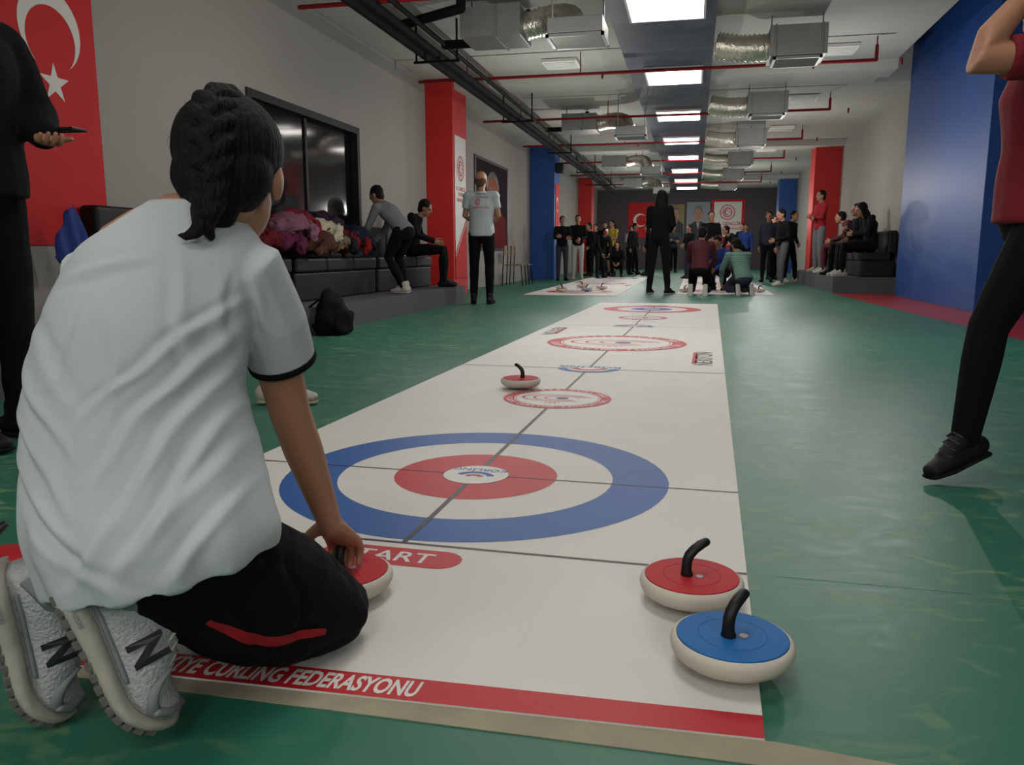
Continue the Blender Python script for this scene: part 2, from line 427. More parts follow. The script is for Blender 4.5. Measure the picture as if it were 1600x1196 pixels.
for k in range(6):
    y=10.2+3.9*k
    e=empty('air_duct',(.75,y,3.05),label='foil flexible duct feeding a steel vent box under the ceiling',cat='air duct',group='ducts beside the soffit')
    bm=duct_run([(-.58,.0,.05),(-.3,-.02,.0),(.0,.0,0)],.15); mk(bm,'flexible_duct',foil,parent=e)
    bm=bmesh.new(); bx(bm,0,.62,-.26,.26,-.15,.18); bx(bm,.05,.07,-.28,.28,-.16,.19); bx(bm,.55,.57,-.28,.28,-.16,.19); mk(bm,'duct_box',steel,parent=e,bevel=.006)
    bm=bmesh.new(); grille(bm,.31,0,-.17,.5,.46); mk(bm,'vent_grille',steel,parent=e)
    for x in (.03,.59): rod((x,0,.18),.345,e)
for k in range(4):
    y=8.4+6.7*k
    e=empty('air_duct',(-2.1,y+.5,3.05),label='curved foil flexible duct between two steel duct boxes',cat='air duct',group='curved ducts')
    bm=bmesh.new(); bx(bm,-.4,.25,-.3,.3,-.1,.2); bx(bm,-.02,.0,-.32,.32,-.12,.21); mk(bm,'duct_box',steel,parent=e,bevel=.006)
    bm=duct_run([(.25,0,.05),(.5,-.05,.08),(.72,-.2,.04),(.80,-.36,-.06),(.86,-.52,-.2)],.14); mk(bm,'flexible_duct',foil,parent=e)
    bm=bmesh.new(); bx(bm,.68,1.2,-1.1,-.6,-.32,-.18); mk(bm,'duct_box',steel,parent=e,bevel=.006)
    bm=bmesh.new(); grille(bm,.94,-.85,-.34,.52,.46); mk(bm,'vent_grille',steel,parent=e)
    for p in ((.72,-1.05,-.18),(1.16,-.65,-.18),(-.35,0,.2)): rod(p,.345,e)

# ------------------------------------------------------------------ curling mats
def curling_mat(loc,turn,flip,label,name='curling_mat',skew=False):
    F=Flat((0,0,0),(1,0,0),(0,1,0)); L=10.3
    F.bm.free(); F.bm=bmesh.new()
    nx,ny=16,100; g=[]
    for j in range(ny+1):
        row=[]
        for i in range(nx+1):
            x=-.8+1.6*i/nx; y=L*j/ny
            row.append(F.bm.verts.new((x,y,.004)))
        g.append(row)
    for j in range(ny):
        for i in range(nx): F.bm.faces.new((g[j][i],g[j][i+1],g[j+1][i+1],g[j+1][i]))
    edge=[(-.8,0),(.8,0),(.8,L),(-.8,L)]
    for i in range(4):
        a=edge[i];b_=edge[(i+1)%4]
        F.bm.faces.new([F.bm.verts.new((a[0],a[1],0)),F.bm.verts.new((b_[0],b_[1],0)),F.bm.verts.new((b_[0],b_[1],.004)),F.bm.verts.new((a[0],a[1],.004))])
    z1,z2,z3,z4=.0045,.0050,.0055,.0060
    W,R_,B_,K=0,1,2,3
    def Y(y): return L-y if flip else y
    for end in (0,1):
        y0,y1=(0,.065) if end==0 else (L-.065,L)
        F.rect(-.8,.8,y0,y1,R_,z1)
        F.text('TÜRKİYE CURLING FEDERASYONU',.01 if end==0 else 0,(y0+y1)/2-.002,.062,4,z2,0 if end==0 else math.pi,.53,.03)
    for (yc,c1,c2) in ((1.27,B_,R_),(9.03,R_,B_)):
        yy=Y(yc)
        F.ring(0,yy,.43,.60,c1,z1); F.disc(0,yy,.257,c2,z1)
        F.rect(-.8,.8,yy-.004,yy+.004,K,z2)
    F.rect(-.007,.007,.65,L-.65,K,z3-.0002)
    for yc in (1.27,9.03):
        yy=Y(yc); F.disc(0,yy,.103,4,z3)
        F.ring(0,yy-.035,.046,.068,B_,z4,25,155,20); F.ring(0,yy-.035,.018,.034,R_,z4,25,155,16)
        F.text('KÖRLİNG',0,yy+.055,.04,B_,z4,math.pi,1,.01)
    for yy in (.65,3.68,6.62,9.65): F.rect(-.8,.8,yy-.005,yy+.005,K,z2)
    for yy,r in ((.565,0),(L-.565,math.pi)):
        F.rect(-.12,.12,yy-.052,yy+.052,R_,z1); F.disc(-.12,yy,.052,R_,z1+.0001,32); F.disc(.12,yy,.052,R_,z1+.0001,32)
        F.text('START',-.01,yy-.003,.080,4,z2,r,.98,.012)
    for yy,r in ((2.66,.26),(7.64,.26),(5.15,.54)):
        F.disc(0,yy,r*.99,4,z3); F.ring(0,yy,r*.8,r,R_,z3+.0002); F.ring(0,yy,r*.76,r*.775,R_,z3+.0002)
        F.arctext('TÜRKİYE CURLING',0,yy,r*.895,math.pi/2,.165,r*.17,4,z4+.0002)
        F.arctext('FLOOR CURLING FEDERATION',0,yy,r*.895,-math.pi/2,.125,r*.15,4,z4+.0002,inward=True)
        for k,(rx,ww) in enumerate(((.62,.05),(.46,.05),(.3,.045))):
            A=[];Bq=[]
            for q in range(49):
                a=math.radians(20+290*q/48)
                A.append((r*rx*math.cos(a)+r*.05*k,yy+r*rx*.55*math.sin(a))); Bq.append((r*(rx+ww)*math.cos(a)+r*.05*k,yy+r*(rx+ww)*.55*math.sin(a)))
            F.strip(A,Bq,R_,z4)
        F.disc(r*.1,yy,r*.12,B_,z4); F.disc(r*.1,yy+r*.02,r*.06,R_,z4+.0003)
        F.text('1991',0,yy-r*.5,r*.16,R_,z4+.0003)
    for yy,s in ((3.63,1),(6.67,-1)):
        F.disc(0,yy+.02*s,.1,4,z3)
        a0=180 if s>0 else 0
        F.ring(0,yy+.09*s,.145,.19,B_,z4,a0+10,a0+170,30); F.ring(0,yy+.09*s,.07,.115,R_,z4,a0+15,a0+165,24)
        F.text('KÖRLİNG',0,yy+.13*s,.085,B_,z4,math.pi if s>0 else 0,1,.01)
    F.text('NEXITON',.68,4.35,.16,K,z2,math.pi/2,1,.01); F.text('NEXITON',-.66,6.0,.16,K,z2,-math.pi/2,1,.01)
    F.rect(.6,.63,4.35-.3,4.35+.3,R_,z2); F.rect(-.61,-.58,5.7,6.3,R_,z2)
    if skew:   # the near end was cut a little askew
        for v in F.bm.verts:
            if v.co.y<.45: v.co.y+=(-.013+.055*v.co.x)*(1-v.co.y/.45)
    o=mk(F.bm,name,[matwhite,pred,pblue,pblk,pwhite],label=label,cat='curling mat',normals=False)
    o.location=loc; o.rotation_euler=(0,0,turn)
    return o
curling_mat((-.676,1.10,.001),math.radians(-1.17),False,'white floor curling mat with blue and red target rings',skew=True)
curling_mat((-2.0,13.2,.001),math.radians(.3),True,'white floor curling mat, red target, players standing round it')
curling_mat((.54,14.0,.001),math.radians(0),True,'white floor curling mat where children kneel')
bm=bmesh.new()
pts=[(-1.0,1.048),(-.3,1.052),(.34,1.058),(.335,1.094),(.14,1.116),(-1.0,1.085)]
n=len(pts)
vs=[bm.verts.new((x,y,.0003)) for x,y in pts]+[bm.verts.new((x,y,.0019)) for x,y in pts]
bm.faces.new(vs[n:]); bm.faces.new(list(reversed(vs[:n])))
for i in range(n): bm.faces.new((vs[i],vs[(i+1)%n],vs[n+(i+1)%n],vs[n+i]))
mk(bm,'edge_strip',beige,label='worn beige backing strip under the mat end',cat='tape strip')

# ------------------------------------------------------------------ stones
stonebody=M('stone_beige',(192,186,174),.6,var=.08,scale=14,spec=.3)
stonered=M('stone_red',(172,28,40),.65,var=.05,spec=.3)
stoneblue=M('stone_blue',(14,96,162),.65,var=.05,spec=.3)
bm=bmesh.new()
lathe(bm,[(.02,0),(.030,.001),(.034,.004),(.036,.010),(.066,.0115),(.086,.016),(.097,.024),(.1015,.033),(.103,.040),(.1022,.046),(.100,.0505),(.0965,.0535),(.0935,.0545),(.0925,.0530),(.02,.0530)],64)
sb=esplit(mk(bm,'body',stonebody),40)
def topmesh(m):
    bm=bmesh.new(); lathe(bm,[(.0922,.0532),(.0922,.0556),(.0914,.0562),(.0575,.0572),(.0572,.0566),(.0562,.0566),(.0558,.0573),(.016,.0582),(.01,.0582)],64)
    return esplit(mk(bm,'top_plate',m),20)
tr,tb=topmesh(stonered),topmesh(stoneblue)
bm=bmesh.new(); lathe(bm,[(.008,.0580),(.008,.0592),(.0065,.0597),(.003,.0597)],24)
bm.transform(Matrix.Translation((.018,.006,0)))
sc=mk(bm,'centre_washer',M('washer',(150,140,138),.5,.1))
bm=bmesh.new()
tube(bm,[(0,-.012,.0605),(0,-.013,.066),(0,-.013,.077),(0,-.012,.088),(0,-.007,.099),(0,.004,.109),(0,.019,.117),(0,.031,.121)],[(.0135,.012),(.0112,.0105),(.0105,.0100),(.0105,.0100),(.0105,.0100),(.0105,.0095),(.0110,.0092),(.0100,.0084)],16,ref=(1,0,0))
sh=mk(bm,'handle',blackpl)
protos=[sb,tr,tb,sc,sh]
def stone(x,y,z,yaw,colr,label):
    e=empty('curling_stone',(x,y,z),yaw,label=label,cat='curling stone',group='floor curling stones')
    for s in (sb,tr if colr=='r' else tb,sc,sh):
        c=s.copy(); c.parent=e; COL.objects.link(c)
ZM=.0055
stone(.0853,1.319,ZM,math.radians(-35),'b','blue-topped floor curling stone with beige rim and black handle')
stone(.0176,1.565,ZM,math.radians(-55),'r','red-topped floor curling stone with beige rim beside the blue one')
stone(-.680,1.440,ZM,math.radians(0),'r','red-topped curling stone gripped by the kneeling player')
stone(-.854,4.00,ZM,math.radians(60),'r','red-topped curling stone sitting on the mat by an emblem')
stone(-1.415,1.325,.0057,0,'r','red-topped curling stone at the mat edge by the sneakers')
for (x,y,c) in ((-2.3,14.3,'r'),(-1.9,14.7,'b'),(-1.7,15.4,'r'),(-2.2,16.2,'r'),(-2.45,15.2,'b'),(-.14,14.6,'r'),(-.05,15.2,'b'),(1.15,14.9,'r'),(1.05,15.6,'b')):
    stone(x,y,ZM,random.uniform(0,6),c,'floor curling stone with %s top on a mat further off'%('red' if c=='r' else 'blue'))
for p in protos: bpy.data.objects.remove(p)

# ------------------------------------------------------------------ flags, banners, posters
def flag(O,ux,uy,w_,h_,label,G,rot,cx,cy,name='flag'):
    F=Flat(O,ux,uy)
    F.rect(0,w_,0,h_,0,0); F.rect(0,w_,0,h_,0,-.004)
    R=.25*G; F.crescent(cx,cy,R,rot,1,.002)
    sd=.32*G; F.star(cx+sd*math.cos(rot),cy+sd*math.sin(rot),.125*G,rot+math.pi,1,.003)
    return mk(F.bm,name,[flagred,flagwhite],label=label,cat='flag',normals=False)
flag((XL+.012,4.30,.75),(0,1,0),(0,0,1),.93,2.6,'large red hanging flag with white crescent and star on grey wall',1.08,-math.pi/2,.52,1.42)
flag((-3.588,21.15,1.2),(0,1,0),(0,0,1),.55,1.3,'red flag with crescent and star on blue pillar',.6,-math.pi/2,.27,.8)
flag((-2.87,YF-.02,1.35),(1,0,0),(0,0,1),1.45,1.5,'red flag with white crescent and star on dark end wall',1.15,0,.5,.75)
e=empty('blue_cloth',(-4.0,4.58,.65),0,label='soft blue fabric hanging below the red flag',cat='cloth')
bm=bmesh.new(); tube(bm,[(0,0,.0),(0,.01,.15),(0,.02,.28),(0,.04,.36)],[(.025,.17),(.022,.13),(.018,.07),(.01,.015)],16,ref=(1,0,0))
solid(bm,'fabric',bluec,e,.01,3,disp=lambda c:.012*math.sin(50*c.y+9*c.z))
def emblem(F,cx,cy,r,off,c1=1):
    F.ring(cx,cy,r*.9,r,c1,off)
    for k in range(16):
        a=2*math.pi*k/16; F.disc(cx+r*.78*math.cos(a),cy+r*.78*math.sin(a),r*.06,c1,off,10)
    F.ring(cx,cy,r*.5,r*.62,c1,off); F.crescent(cx-r*.05,cy,r*.36,0,c1,off+.001); F.star(cx+r*.3,cy,r*.14,0,c1,off+.001)
F=Flat((-3.792,12.68,.28),(0,1,0),(0,0,1)); F.rect(0,.64,0,2.28,0,0); F.poly([(0,0),(.64,0),(.64,.9),(0,.35)],1,.002)
F.poly([(.0,.38),(.64,.93),(.64,.99),(0,.42)],1,.002)
emblem(F,.32,1.78,.2,.002); F.text('T.C. GENÇLİK',.32,1.45,.085,1,.002,0,1,.01); F.text('VE SPOR',.32,1.36,.085,1,.002,0,1,.01); F.text('BAKANLIĞI',.32,1.27,.085,1,.002,0,1,.01)
mk(F.bm,'banner',[pwhite,flagred],label='white and red ministry banner with round emblem on red pillar',cat='banner',normals=False)
F=Flat((.68,YF-.02,.80),(1,0,0),(0,0,1)); F.rect(-.02,1.34,-.02,2.14,1,-.002); F.rect(.08,1.22,.58,2.04,0,0)
emblem(F,.64,1.6,.32,.003); F.text('T.C. GENÇLİK',.65,1.12,.18,1,.003,0,1,.02); F.text('VE SPOR BAKANLIĞI',.65,.92,.135,1,.003,0,1,.02)
F.text('İL MÜDÜRLÜĞÜ',.66,.28,.2,0,.003,0,.9,.02)
mk(F.bm,'banner',[pwhite,flagred],label='white banner with red emblem and lettering above red strip',cat='banner',normals=False)
suit=M('print_suit',(22,24,36),.6); tone=M('print_skin',(160,118,94),.6); bgm=M('print_backdrop',(128,112,66),.6); bgb=M('print_backdrop_blue',(128,134,142),.6)
def portrait(O,ux,uy,w_,h_,bg,label,name='poster',tonem=None,whitem=None,suitm=None):
    F=Flat(O,ux,uy); F.rect(0,w_,0,h_,0,0); F.rect(.04*w_,.96*w_,.03*h_,.97*h_,1,.002)
    F.poly([(.06*w_,.03*h_),(.94*w_,.03*h_),(.90*w_,.38*h_),(.62*w_,.49*h_),(.38*w_,.49*h_),(.10*w_,.38*h_)],2,.003)
    F.poly([(.44*w_,.49*h_),(.5*w_,.27*h_),(.56*w_,.49*h_)],4,.004)
    F.poly([(.485*w_,.45*h_),(.5*w_,.22*h_),(.515*w_,.45*h_)],0,.005)
    F.rect(.43*w_,.57*w_,.44*h_,.55*h_,3,.0045); F.disc(.5*w_,.70*h_,.185*w_,5,.004,32,.19*h_); F.disc(.5*w_,.66*h_,.17*w_,3,.005,32,.16*h_)
    F.disc(.44*w_,.68*h_,.02*w_,0,.006,10); F.disc(.56*w_,.68*h_,.02*w_,0,.006,10); F.rect(.45*w_,.55*w_,.575*h_,.585*h_,0,.006)
    return mk(F.bm,name,[pblk,bg,suitm or suit,tonem or tone,whitem or pwhite,eyew],label=label,cat='poster',normals=False)
portrait((-1.2,YF-.02,1.4),(1,0,0),(0,0,1),.75,1.4,bgm,'framed portrait of a person in dark suit on end wall')
portrait((-.42,YF-.02,1.2),(1,0,0),(0,0,1),1.05,1.7,bgb,'large portrait of a person in suit and tie on end wall')
portrait((XL+.02,15.5,.75),(0,1,0),(0,0,1),2.9,1.85,M('print_dark',(30,22,28),.85,spec=.1),'large dark banner with portrait on grey wall',tonem=M('print_dim_skin',(140,84,64),.8,spec=.1),whitem=M('print_dim_red',(130,22,28),.8,spec=.1),suitm=M('print_dim_red_suit',(96,20,26),.8,spec=.1))
bm=bmesh.new(); bx(bm,XL+.002,XL+.06,23.2,24.4,0,2.2); bx(bm,XL+.05,XL+.08,23.3,24.3,.05,2.1)
mk(bm,'door_1',wf,kind='structure',label='dark double door in grey wall')

# ------------------------------------------------------------------ furniture
def sofa(x,y,z,yaw,L_,label,grp):
    e=empty('sofa',(x,y,z),yaw,label=label,cat='sofa',group=grp)
    bm=bmesh.new(); bx(bm,-L_/2,L_/2,-.27,.27,0,.28); mk(bm,'base',leather,parent=e,bevel=.02)
    n=max(2,int(L_/.65))
    for i in range(n):
        a=-L_/2+L_*i/n; b_=-L_/2+L_*(i+1)/n
        bm=bmesh.new(); bx(bm,a+.005,b_-.005,-.29,.2,.28,.42); mk(bm,'seat_cushion',leather,parent=e,bevel=.025)
        bm=bmesh.new(); bx(bm,a+.005,b_-.005,.14,.29,.40,.80); mk(bm,'back_cushion',leather,parent=e,bevel=.03)
for y in (5.0,7.05,9.1): sofa(-3.93,y+.9,.23,math.radians(90),1.98,'black leather bench sofa standing on the grey step','left step sofas')
for y in (16.1,18.15,20.2): sofa(3.12,y,.28,math.radians(-90),1.98,'black leather bench sofa on the grey step by the red pillar','right step sofas')
wood=M('worn_wood',(120,98,76),.5)
def chair(x,y,yaw):
    e=empty('chair',(x,y,0),yaw,label='plain wooden-seat chair with metal legs by the wall',cat='chair',group='chairs by the wall')
    bm=bmesh.new(); bx(bm,-.2,.2,-.2,.2,.43,.45); mk(bm,'seat',wood,parent=e,bevel=.008)
    bm=bmesh.new(); bx(bm,-.2,.2,.19,.21,.65,.85); mk(bm,'backrest',wood,parent=e,bevel=.008)
    for sx in (-1,1):
        for sy in (-1,1):
            bm=bmesh.new(); top=.84 if sy>0 else .43
            tube(bm,[(sx*.2,sy*.22,.012),(sx*.18,sy*.185,top)],[.011]*2,8); mk(bm,'leg',pipeblk,parent=e)
chair(-3.75,16.9,math.radians(90)); chair(-3.75,17.6,math.radians(90))
bm=bmesh.new(); bx(bm,-3.598,-3.4,21.1,21.35,2.75,3.0); mk(bm,'loudspeaker',blackpl,label='small black loudspeaker fixed to blue pillar',cat='speaker',bevel=.02)

e=empty('backpack',(-3.02,6.42,0),math.radians(80),label='slumped black backpack on green floor against the step',cat='backpack')
bm=bmesh.new(); tube(bm,[(0,.02,.06),(0,.02,.16),(0,.04,.27),(-.02,.06,.34)],[(.20,.12),(.20,.13),(.16,.10),(.07,.05)],18,ref=(1,0,0)); tube(bm,[(0,-.1,.05),(0,-.1,.18)],[(.14,.05),(.12,.045)],14,ref=(1,0,0))
solid(bm,'body',black,e,.012,3,disp=lambda c:.025*noise.noise(c*8))
bm=bmesh.new()
for sx in (-.08,.08): tube(bm,[(sx,.1,.3),(sx,.19,.24),(sx,.2,.12),(sx,.13,.03)],[(.022,.006)]*4,8,ref=(1,0,0))
tube(bm,[(-.04,.04,.36),(0,.04,.40),(.04,.04,.36)],[.008]*3,8); mk(bm,'strap',black2,parent=e)

coatc=[((84,18,28),'red'),((84,32,58),'magenta'),((168,158,136),'beige'),((74,46,36),'brown'),((24,24,30),'black'),((118,22,28),'red'),((112,74,90),'pink'),((40,26,42),'purple'),((24,32,52),'navy'),((108,88,70),'tan'),((100,20,34),'crimson')]
cpos=[(-3.85,6.5,.8),(-3.82,7.0,.80),(-3.8,7.75,.9),(-3.74,7.5,.78),(-3.85,8.2,.82),(-3.82,8.55,.80),(-3.8,7.15,.93),(-3.88,7.9,.98),(-3.85,8.7,.86),(-3.88,8.1,.80),(-3.88,7.4,.98)]
for i,((c,nm),p) in enumerate(zip(coatc,cpos)):
    e=empty('coat',p,random.uniform(-.5,.5)+1.57,label='crumpled %s coat heaped on the black sofa'%nm,cat='coat',group='heap of coats on the sofa')
    m=M('coat_%d'%i,c,.9,var=.2,scale=12,bump=.5,bscale=18,spec=.2)
    bm=bmesh.new(); tube(bm,[(-.2,0,-.02),(-.05,.03,.03),(.1,0,.05),(.22,-.02,.0)],[(.17,.07),(.2,.1),(.18,.1),(.1,.07)],14,ref=(0,1,0))
    tube(bm,[(.1,.16,.03),(-.02,.22,.0),(-.2,.2,-.06)],[.065,.06,.045],10); tube(bm,[(.1,-.16,.03),(.0,-.22,-.02),(-.12,-.24,-.08)],[.065,.06,.045],10)
    ell(bm,(.24,0,.03),(.09,.11,.07))
    sd=i*3.7
    solid(bm,'fabric',m,e,.012,2,disp=lambda c,sd=sd:.035*noise.noise(V((c.x*9+sd,c.y*9,c.z*9)))+.010*math.sin(40*c.x+20*noise.noise(c*7+V((sd,0,0)))))

# ------------------------------------------------------------------ people
def basis(f,up=(0,0,1)):
    f=V(f).normalized(); up=V(up); x=f.cross(up).normalized(); u=x.cross(f).normalized()
    return Matrix((x,f,u)).transposed()
def head(bm,c,R,s=1):
    c=V(c); P=lambda x,y,z:c+R@V((x*s,y*s,z*s))
    ell(bm,P(0,-.008,.025),(.074*s,.092*s,.088*s),R); ell(bm,P(0,.018,-.035),(.057*s,.066*s,.076*s),R); ell(bm,P(0,.055,-.088),(.028*s,.024*s,.022*s),R)
    tube(bm,[P(0,.082,.012),P(0,.103,-.024)],[.010*s,.014*s],8)
    tube(bm,[P(-.045,.072,.022),P(0,.088,.022),P(.045,.072,.022)],[.009*s]*3,8)
    for q in (-1,1): ell(bm,P(q*.073,-.008,-.012),(.011*s,.02*s,.032*s),R)
def hand(bm,w_,d,n,s=1,curl=.5,side=1):
    w_=V(w_); d=V(d).normalized(); n=V(n); n=(n-d*n.dot(d)).normalized(); x=d.cross(n).normalized()
    tube(bm,[w_-d*.01*s,w_+d*.03*s,w_+d*.08*s],[(.026*s,.018*s),(.036*s,.016*s),(.039*s,.013*s)],12,ref=x)
    for i,L_ in enumerate((.070,.078,.072,.056)):
        lat=(.029-.0195*i)*side
        p=w_+d*(.082-.003*abs(i-1.3))*s+x*lat*s; a=curl*.35; pts=[p-d*.015*s,p]
        for k,fr in enumerate((.45,.3,.25)):
            q=(d*math.cos(a)+n*math.sin(a)+x*lat*1.5*(1-curl)).normalized()
            p=p+q*L_*fr*s; pts.append(p.copy()); a+=curl*(.9-.05*i)
        tube(bm,pts,[.0095*s,.0095*s,.0088*s,.0078*s,.0065*s],8)
    p=w_+d*.02*s+x*.028*side*s; q=(d*.65+x*.7*side+n*.25).normalized(); q2=(d*.9+x*.25*side+n*.5*curl).normalized()
    tube(bm,[p,p+q*.035*s,p+q*.035*s+q2*.03*s,p+q*.035*s+q2*.052*s],[.014*s,.0115*s,.0095*s,.0075*s],8)
STD=dict(pel=(0,0,.95),che=(0,0,1.28),nek=(0,-.01,1.45),hed=(0,.015,1.59),
 sL=(-.17,-.01,1.385),eL=(-.215,-.03,1.11),wL=(-.21,.05,.87),sR=(.17,-.01,1.385),eR=(.215,-.03,1.11),wR=(.21,.05,.87),
 hL=(-.085,0,.91),kL=(-.10,.02,.50),aL=(-.105,-.01,.09),hR=(.085,0,.91),kR=(.10,.02,.50),aR=(.105,-.01,.09),
 fL=(-.15,1,0),fR=(.15,1,0),uL=(0,0,1),uR=(0,0,1))
FRONT=dict(eL=(-.22,.02,1.13),wL=(-.07,.21,1.06),eR=(.22,.02,1.13),wR=(.07,.21,1.03))
CROSS=dict(eL=(-.22,.08,1.13),wL=(.05,.19,1.16),eR=(.22,.08,1.13),wR=(-.05,.21,1.12))
SLOUCH=dict(pel=(.03,0,.94),che=(.0,.02,1.26),nek=(-.02,.05,1.42),hed=(-.03,.10,1.55),sL=(-.18,.03,1.34),sR=(.15,.03,1.37),eL=(-.24,.0,1.08),wL=(-.15,.14,.92),eR=(.2,-.02,1.1),wR=(.2,.04,.86),kL=(-.14,.08,.5),aL=(-.18,.10,.09))
SIT=dict(pel=(0,0,.55),che=(0,.02,.87),nek=(0,.05,1.04),hed=(0,.10,1.17),sL=(-.17,.03,.975),sR=(.17,.03,.975),eL=(-.22,.10,.72),eR=(.22,.10,.72),wL=(-.13,.32,.64),wR=(.13,.32,.64),
 hL=(-.09,.04,.52),hR=(.09,.04,.52),kL=(-.13,.45,.52),kR=(.13,.45,.52),aL=(-.13,.44,.09),aR=(.13,.46,.09))
KNEEL=dict(pel=(0,-.08,.30),che=(0,.08,.57),nek=(0,.19,.72),hed=(0,.27,.82),sL=(-.17,.15,.66),sR=(.17,.15,.66),eL=(-.22,.30,.42),eR=(.22,.30,.42),wL=(-.15,.48,.2),wR=(.15,.48,.2),
 hL=(-.10,-.04,.28),hR=(.10,-.04,.28),kL=(-.14,.32,.08),kR=(.14,.32,.08),aL=(-.12,-.10,.09),aR=(.12,-.10,.09),fL=(0,-.35,-1),fR=(0,-.35,-1),uL=(0,1,-.3),uR=(0,1,-.3))
KNEELUP=dict(KNEEL,pel=(0,-.02,.45),hL=(-.1,.0,.43),hR=(.1,0,.43),che=(0,.12,.74),nek=(0,.2,.9),hed=(0,.27,1.01),sL=(-.17,.17,.84),sR=(.17,.17,.84),eL=(-.22,.3,.6),eR=(.22,.3,.6),wL=(-.12,.45,.4),wR=(.12,.45,.4),kL=(-.14,.22,.08),kR=(.14,.22,.08),aL=(-.12,-.2,.09),aR=(.12,-.2,.09))
SQUAT=dict(pel=(0,-.1,.38),che=(0,.05,.66),nek=(0,.12,.83),hed=(0,.18,.95),sL=(-.16,.09,.77),sR=(.16,.09,.77),eL=(-.22,.25,.55),eR=(.22,.25,.55),wL=(-.1,.4,.42),wR=(.1,.4,.42),
 hL=(-.1,-.06,.37),hR=(.1,-.06,.37),kL=(-.15,.28,.48),kR=(.15,.28,.48),aL=(-.13,.05,.09),aR=(.13,.05,.09))
LEAN=dict(pel=(0,-.10,.82),che=(0,.12,1.04),nek=(0,.25,1.16),hed=(0,.34,1.27),sL=(-.17,.20,1.10),sR=(.17,.20,1.10),eL=(-.2,.32,.86),eR=(.2,.34,.86),wL=(-.15,.48,.68),wR=(.15,.50,.68),
 hL=(-.09,-.10,.79),hR=(.09,-.10,.79),kL=(-.12,.06,.46),kR=(.14,.10,.46),aL=(-.15,-.20,.09),aR=(.15,.0,.09))
BEND=dict(pel=(0,-.08,.88),che=(0,.12,1.12),nek=(0,.26,1.24),hed=(0,.36,1.33),sL=(-.17,.20,1.18),sR=(.17,.20,1.18),eL=(-.2,.28,.92),eR=(.2,.28,.92),wL=(-.12,.34,.72),wR=(.12,.34,.72),hL=(-.09,-.08,.85),hR=(.09,-.08,.85))
def person(label,loc,yaw,s=1,pose=None,top=black,bot=black2,sk=skin2,hr=hairm,sh=shoeblack,sleeve='long',style='short',vox=.013,hy=0,hp=0,slim=False,loose=0,curl=.5,curlL=None,shorts=False,handn=None,group='people in the hall',armk=0,shk=1,legk=0):
    J=dict(STD); J.update(pose or {}); J={k:V(v)*(s if k[0] not in 'fu' else 1) for k,v in J.items()}
    e=empty('person',loc,yaw,label=label,cat='person',group=group)
    lat=(J['sR']-J['sL']).normalized()
    pel,che,nek,hed=J['pel'],J['che'],J['nek'],J['hed']
    Rh=Matrix.Rotation(hy,3,'Z')@Matrix.Rotation(-hp,3,'X')
    def torso(bm,k,hem=.06):
        sp=(che-pel).normalized()
        tube(bm,[pel-sp*hem*s,pel,pel.lerp(che,.5),che,che.lerp(nek,.55),nek],[((.150+k)*s,(.112+k)*s),((.152+k)*s,(.112+k)*s),((.138+k)*s,(.10+k)*s),((.160+k)*s,(.115+k)*s),((.14+k)*s,(.088+k)*s),((.058+k*.3)*s,(.056+k*.3)*s)],18,ref=lat,rnd=False)
        for a in ('L','R'):
            tube(bm,[che.lerp(nek,.5),J['s'+a]],[(.06+k)*s,(.055+k)*s],12)
    lk=-.022 if slim else (-.008 if not shorts else 0)
    bm=bmesh.new(); torso(bm,-.018,.03)
    for a in ('L','R'):
        tube(bm,[J['s'+a],J['e'+a],J['e'+a].lerp(J['w'+a],.3),J['w'+a]],[(.045+armk)*s,(.036+armk)*s,(.036+armk)*s,(.025+armk*.3)*s],12)
        m1=J['h'+a].lerp(J['k'+a],.5); m2=J['k'+a].lerp(J['a'+a],.3)
        tube(bm,[J['h'+a],m1,J['k'+a],m2,J['a'+a]],[(.078+lk)*s,(.066+lk)*s,(.05+lk)*s,(.05+lk)*s,.030*s],12)
    tube(bm,[nek-V((0,0,.03))*s,nek.lerp(hed,.6)],[.05*s,.048*s],12)
    head(bm,hed,Rh,s)
    ex=bmesh.new()
    for a,sd in (('L',-1),('R',1)):
        d=(J['w'+a]-J['e'+a]).normalized(); n=V((-sd,0,0)) if not (handn and a in handn) else V(handn[a])
        if abs(d.dot(n))>.85: n=V((0,-1,0))
        hand(ex,J['w'+a]+d*.01*s,d,n,s,curl if a=='R' or curlL is None else curlL,sd)
    solid(bm,'body',sk,e,vox,3,extra=ex)
    bm=bmesh.new(); torso(bm,.004+loose,.06+loose)
    for a in ('L','R'):
        if sleeve=='long': tube(bm,[J['s'+a],J['e'+a],J['w'+a]],[(.06+loose)*s,(.05+loose)*s,(.037+loose*.5)*s],12,rnd=True)
        else:
            q=J['s'+a].lerp(J['e'+a],.6); tube(bm,[J['s'+a],q],[(.062+armk)*s,(.058+armk)*s],12,rnd=False)
    sh_o=solid(bm,'shirt' if sleeve=='short' else 'jacket',top,e,vox,4,disp=lambda c:.006*noise.noise(c*9))
    bm=bmesh.new(); k=(-.010 if slim else 0)+legk
    tube(bm,[pel+(che-pel).normalized()*.04*s,pel-(che-pel).normalized()*.05*s],[((.145)*s,(.108)*s),((.148)*s,.11*s)],16,ref=lat)
    for a in ('L','R'):
        m1=J['h'+a].lerp(J['k'+a],.5); m2=J['k'+a].lerp(J['a'+a],.3)
        if shorts: tube(bm,[J['h'+a],m1,J['k'+a]],[.088*s,.085*s,.08*s],12,rnd=False)
        else: tube(bm,[J['h'+a],m1,J['k'+a],m2,J['a'+a]],[(.090+k)*s,(.080+k)*s,(.063+k)*s,(.062+k)*s,(.046+k*.4)*s],12,rnd=True)
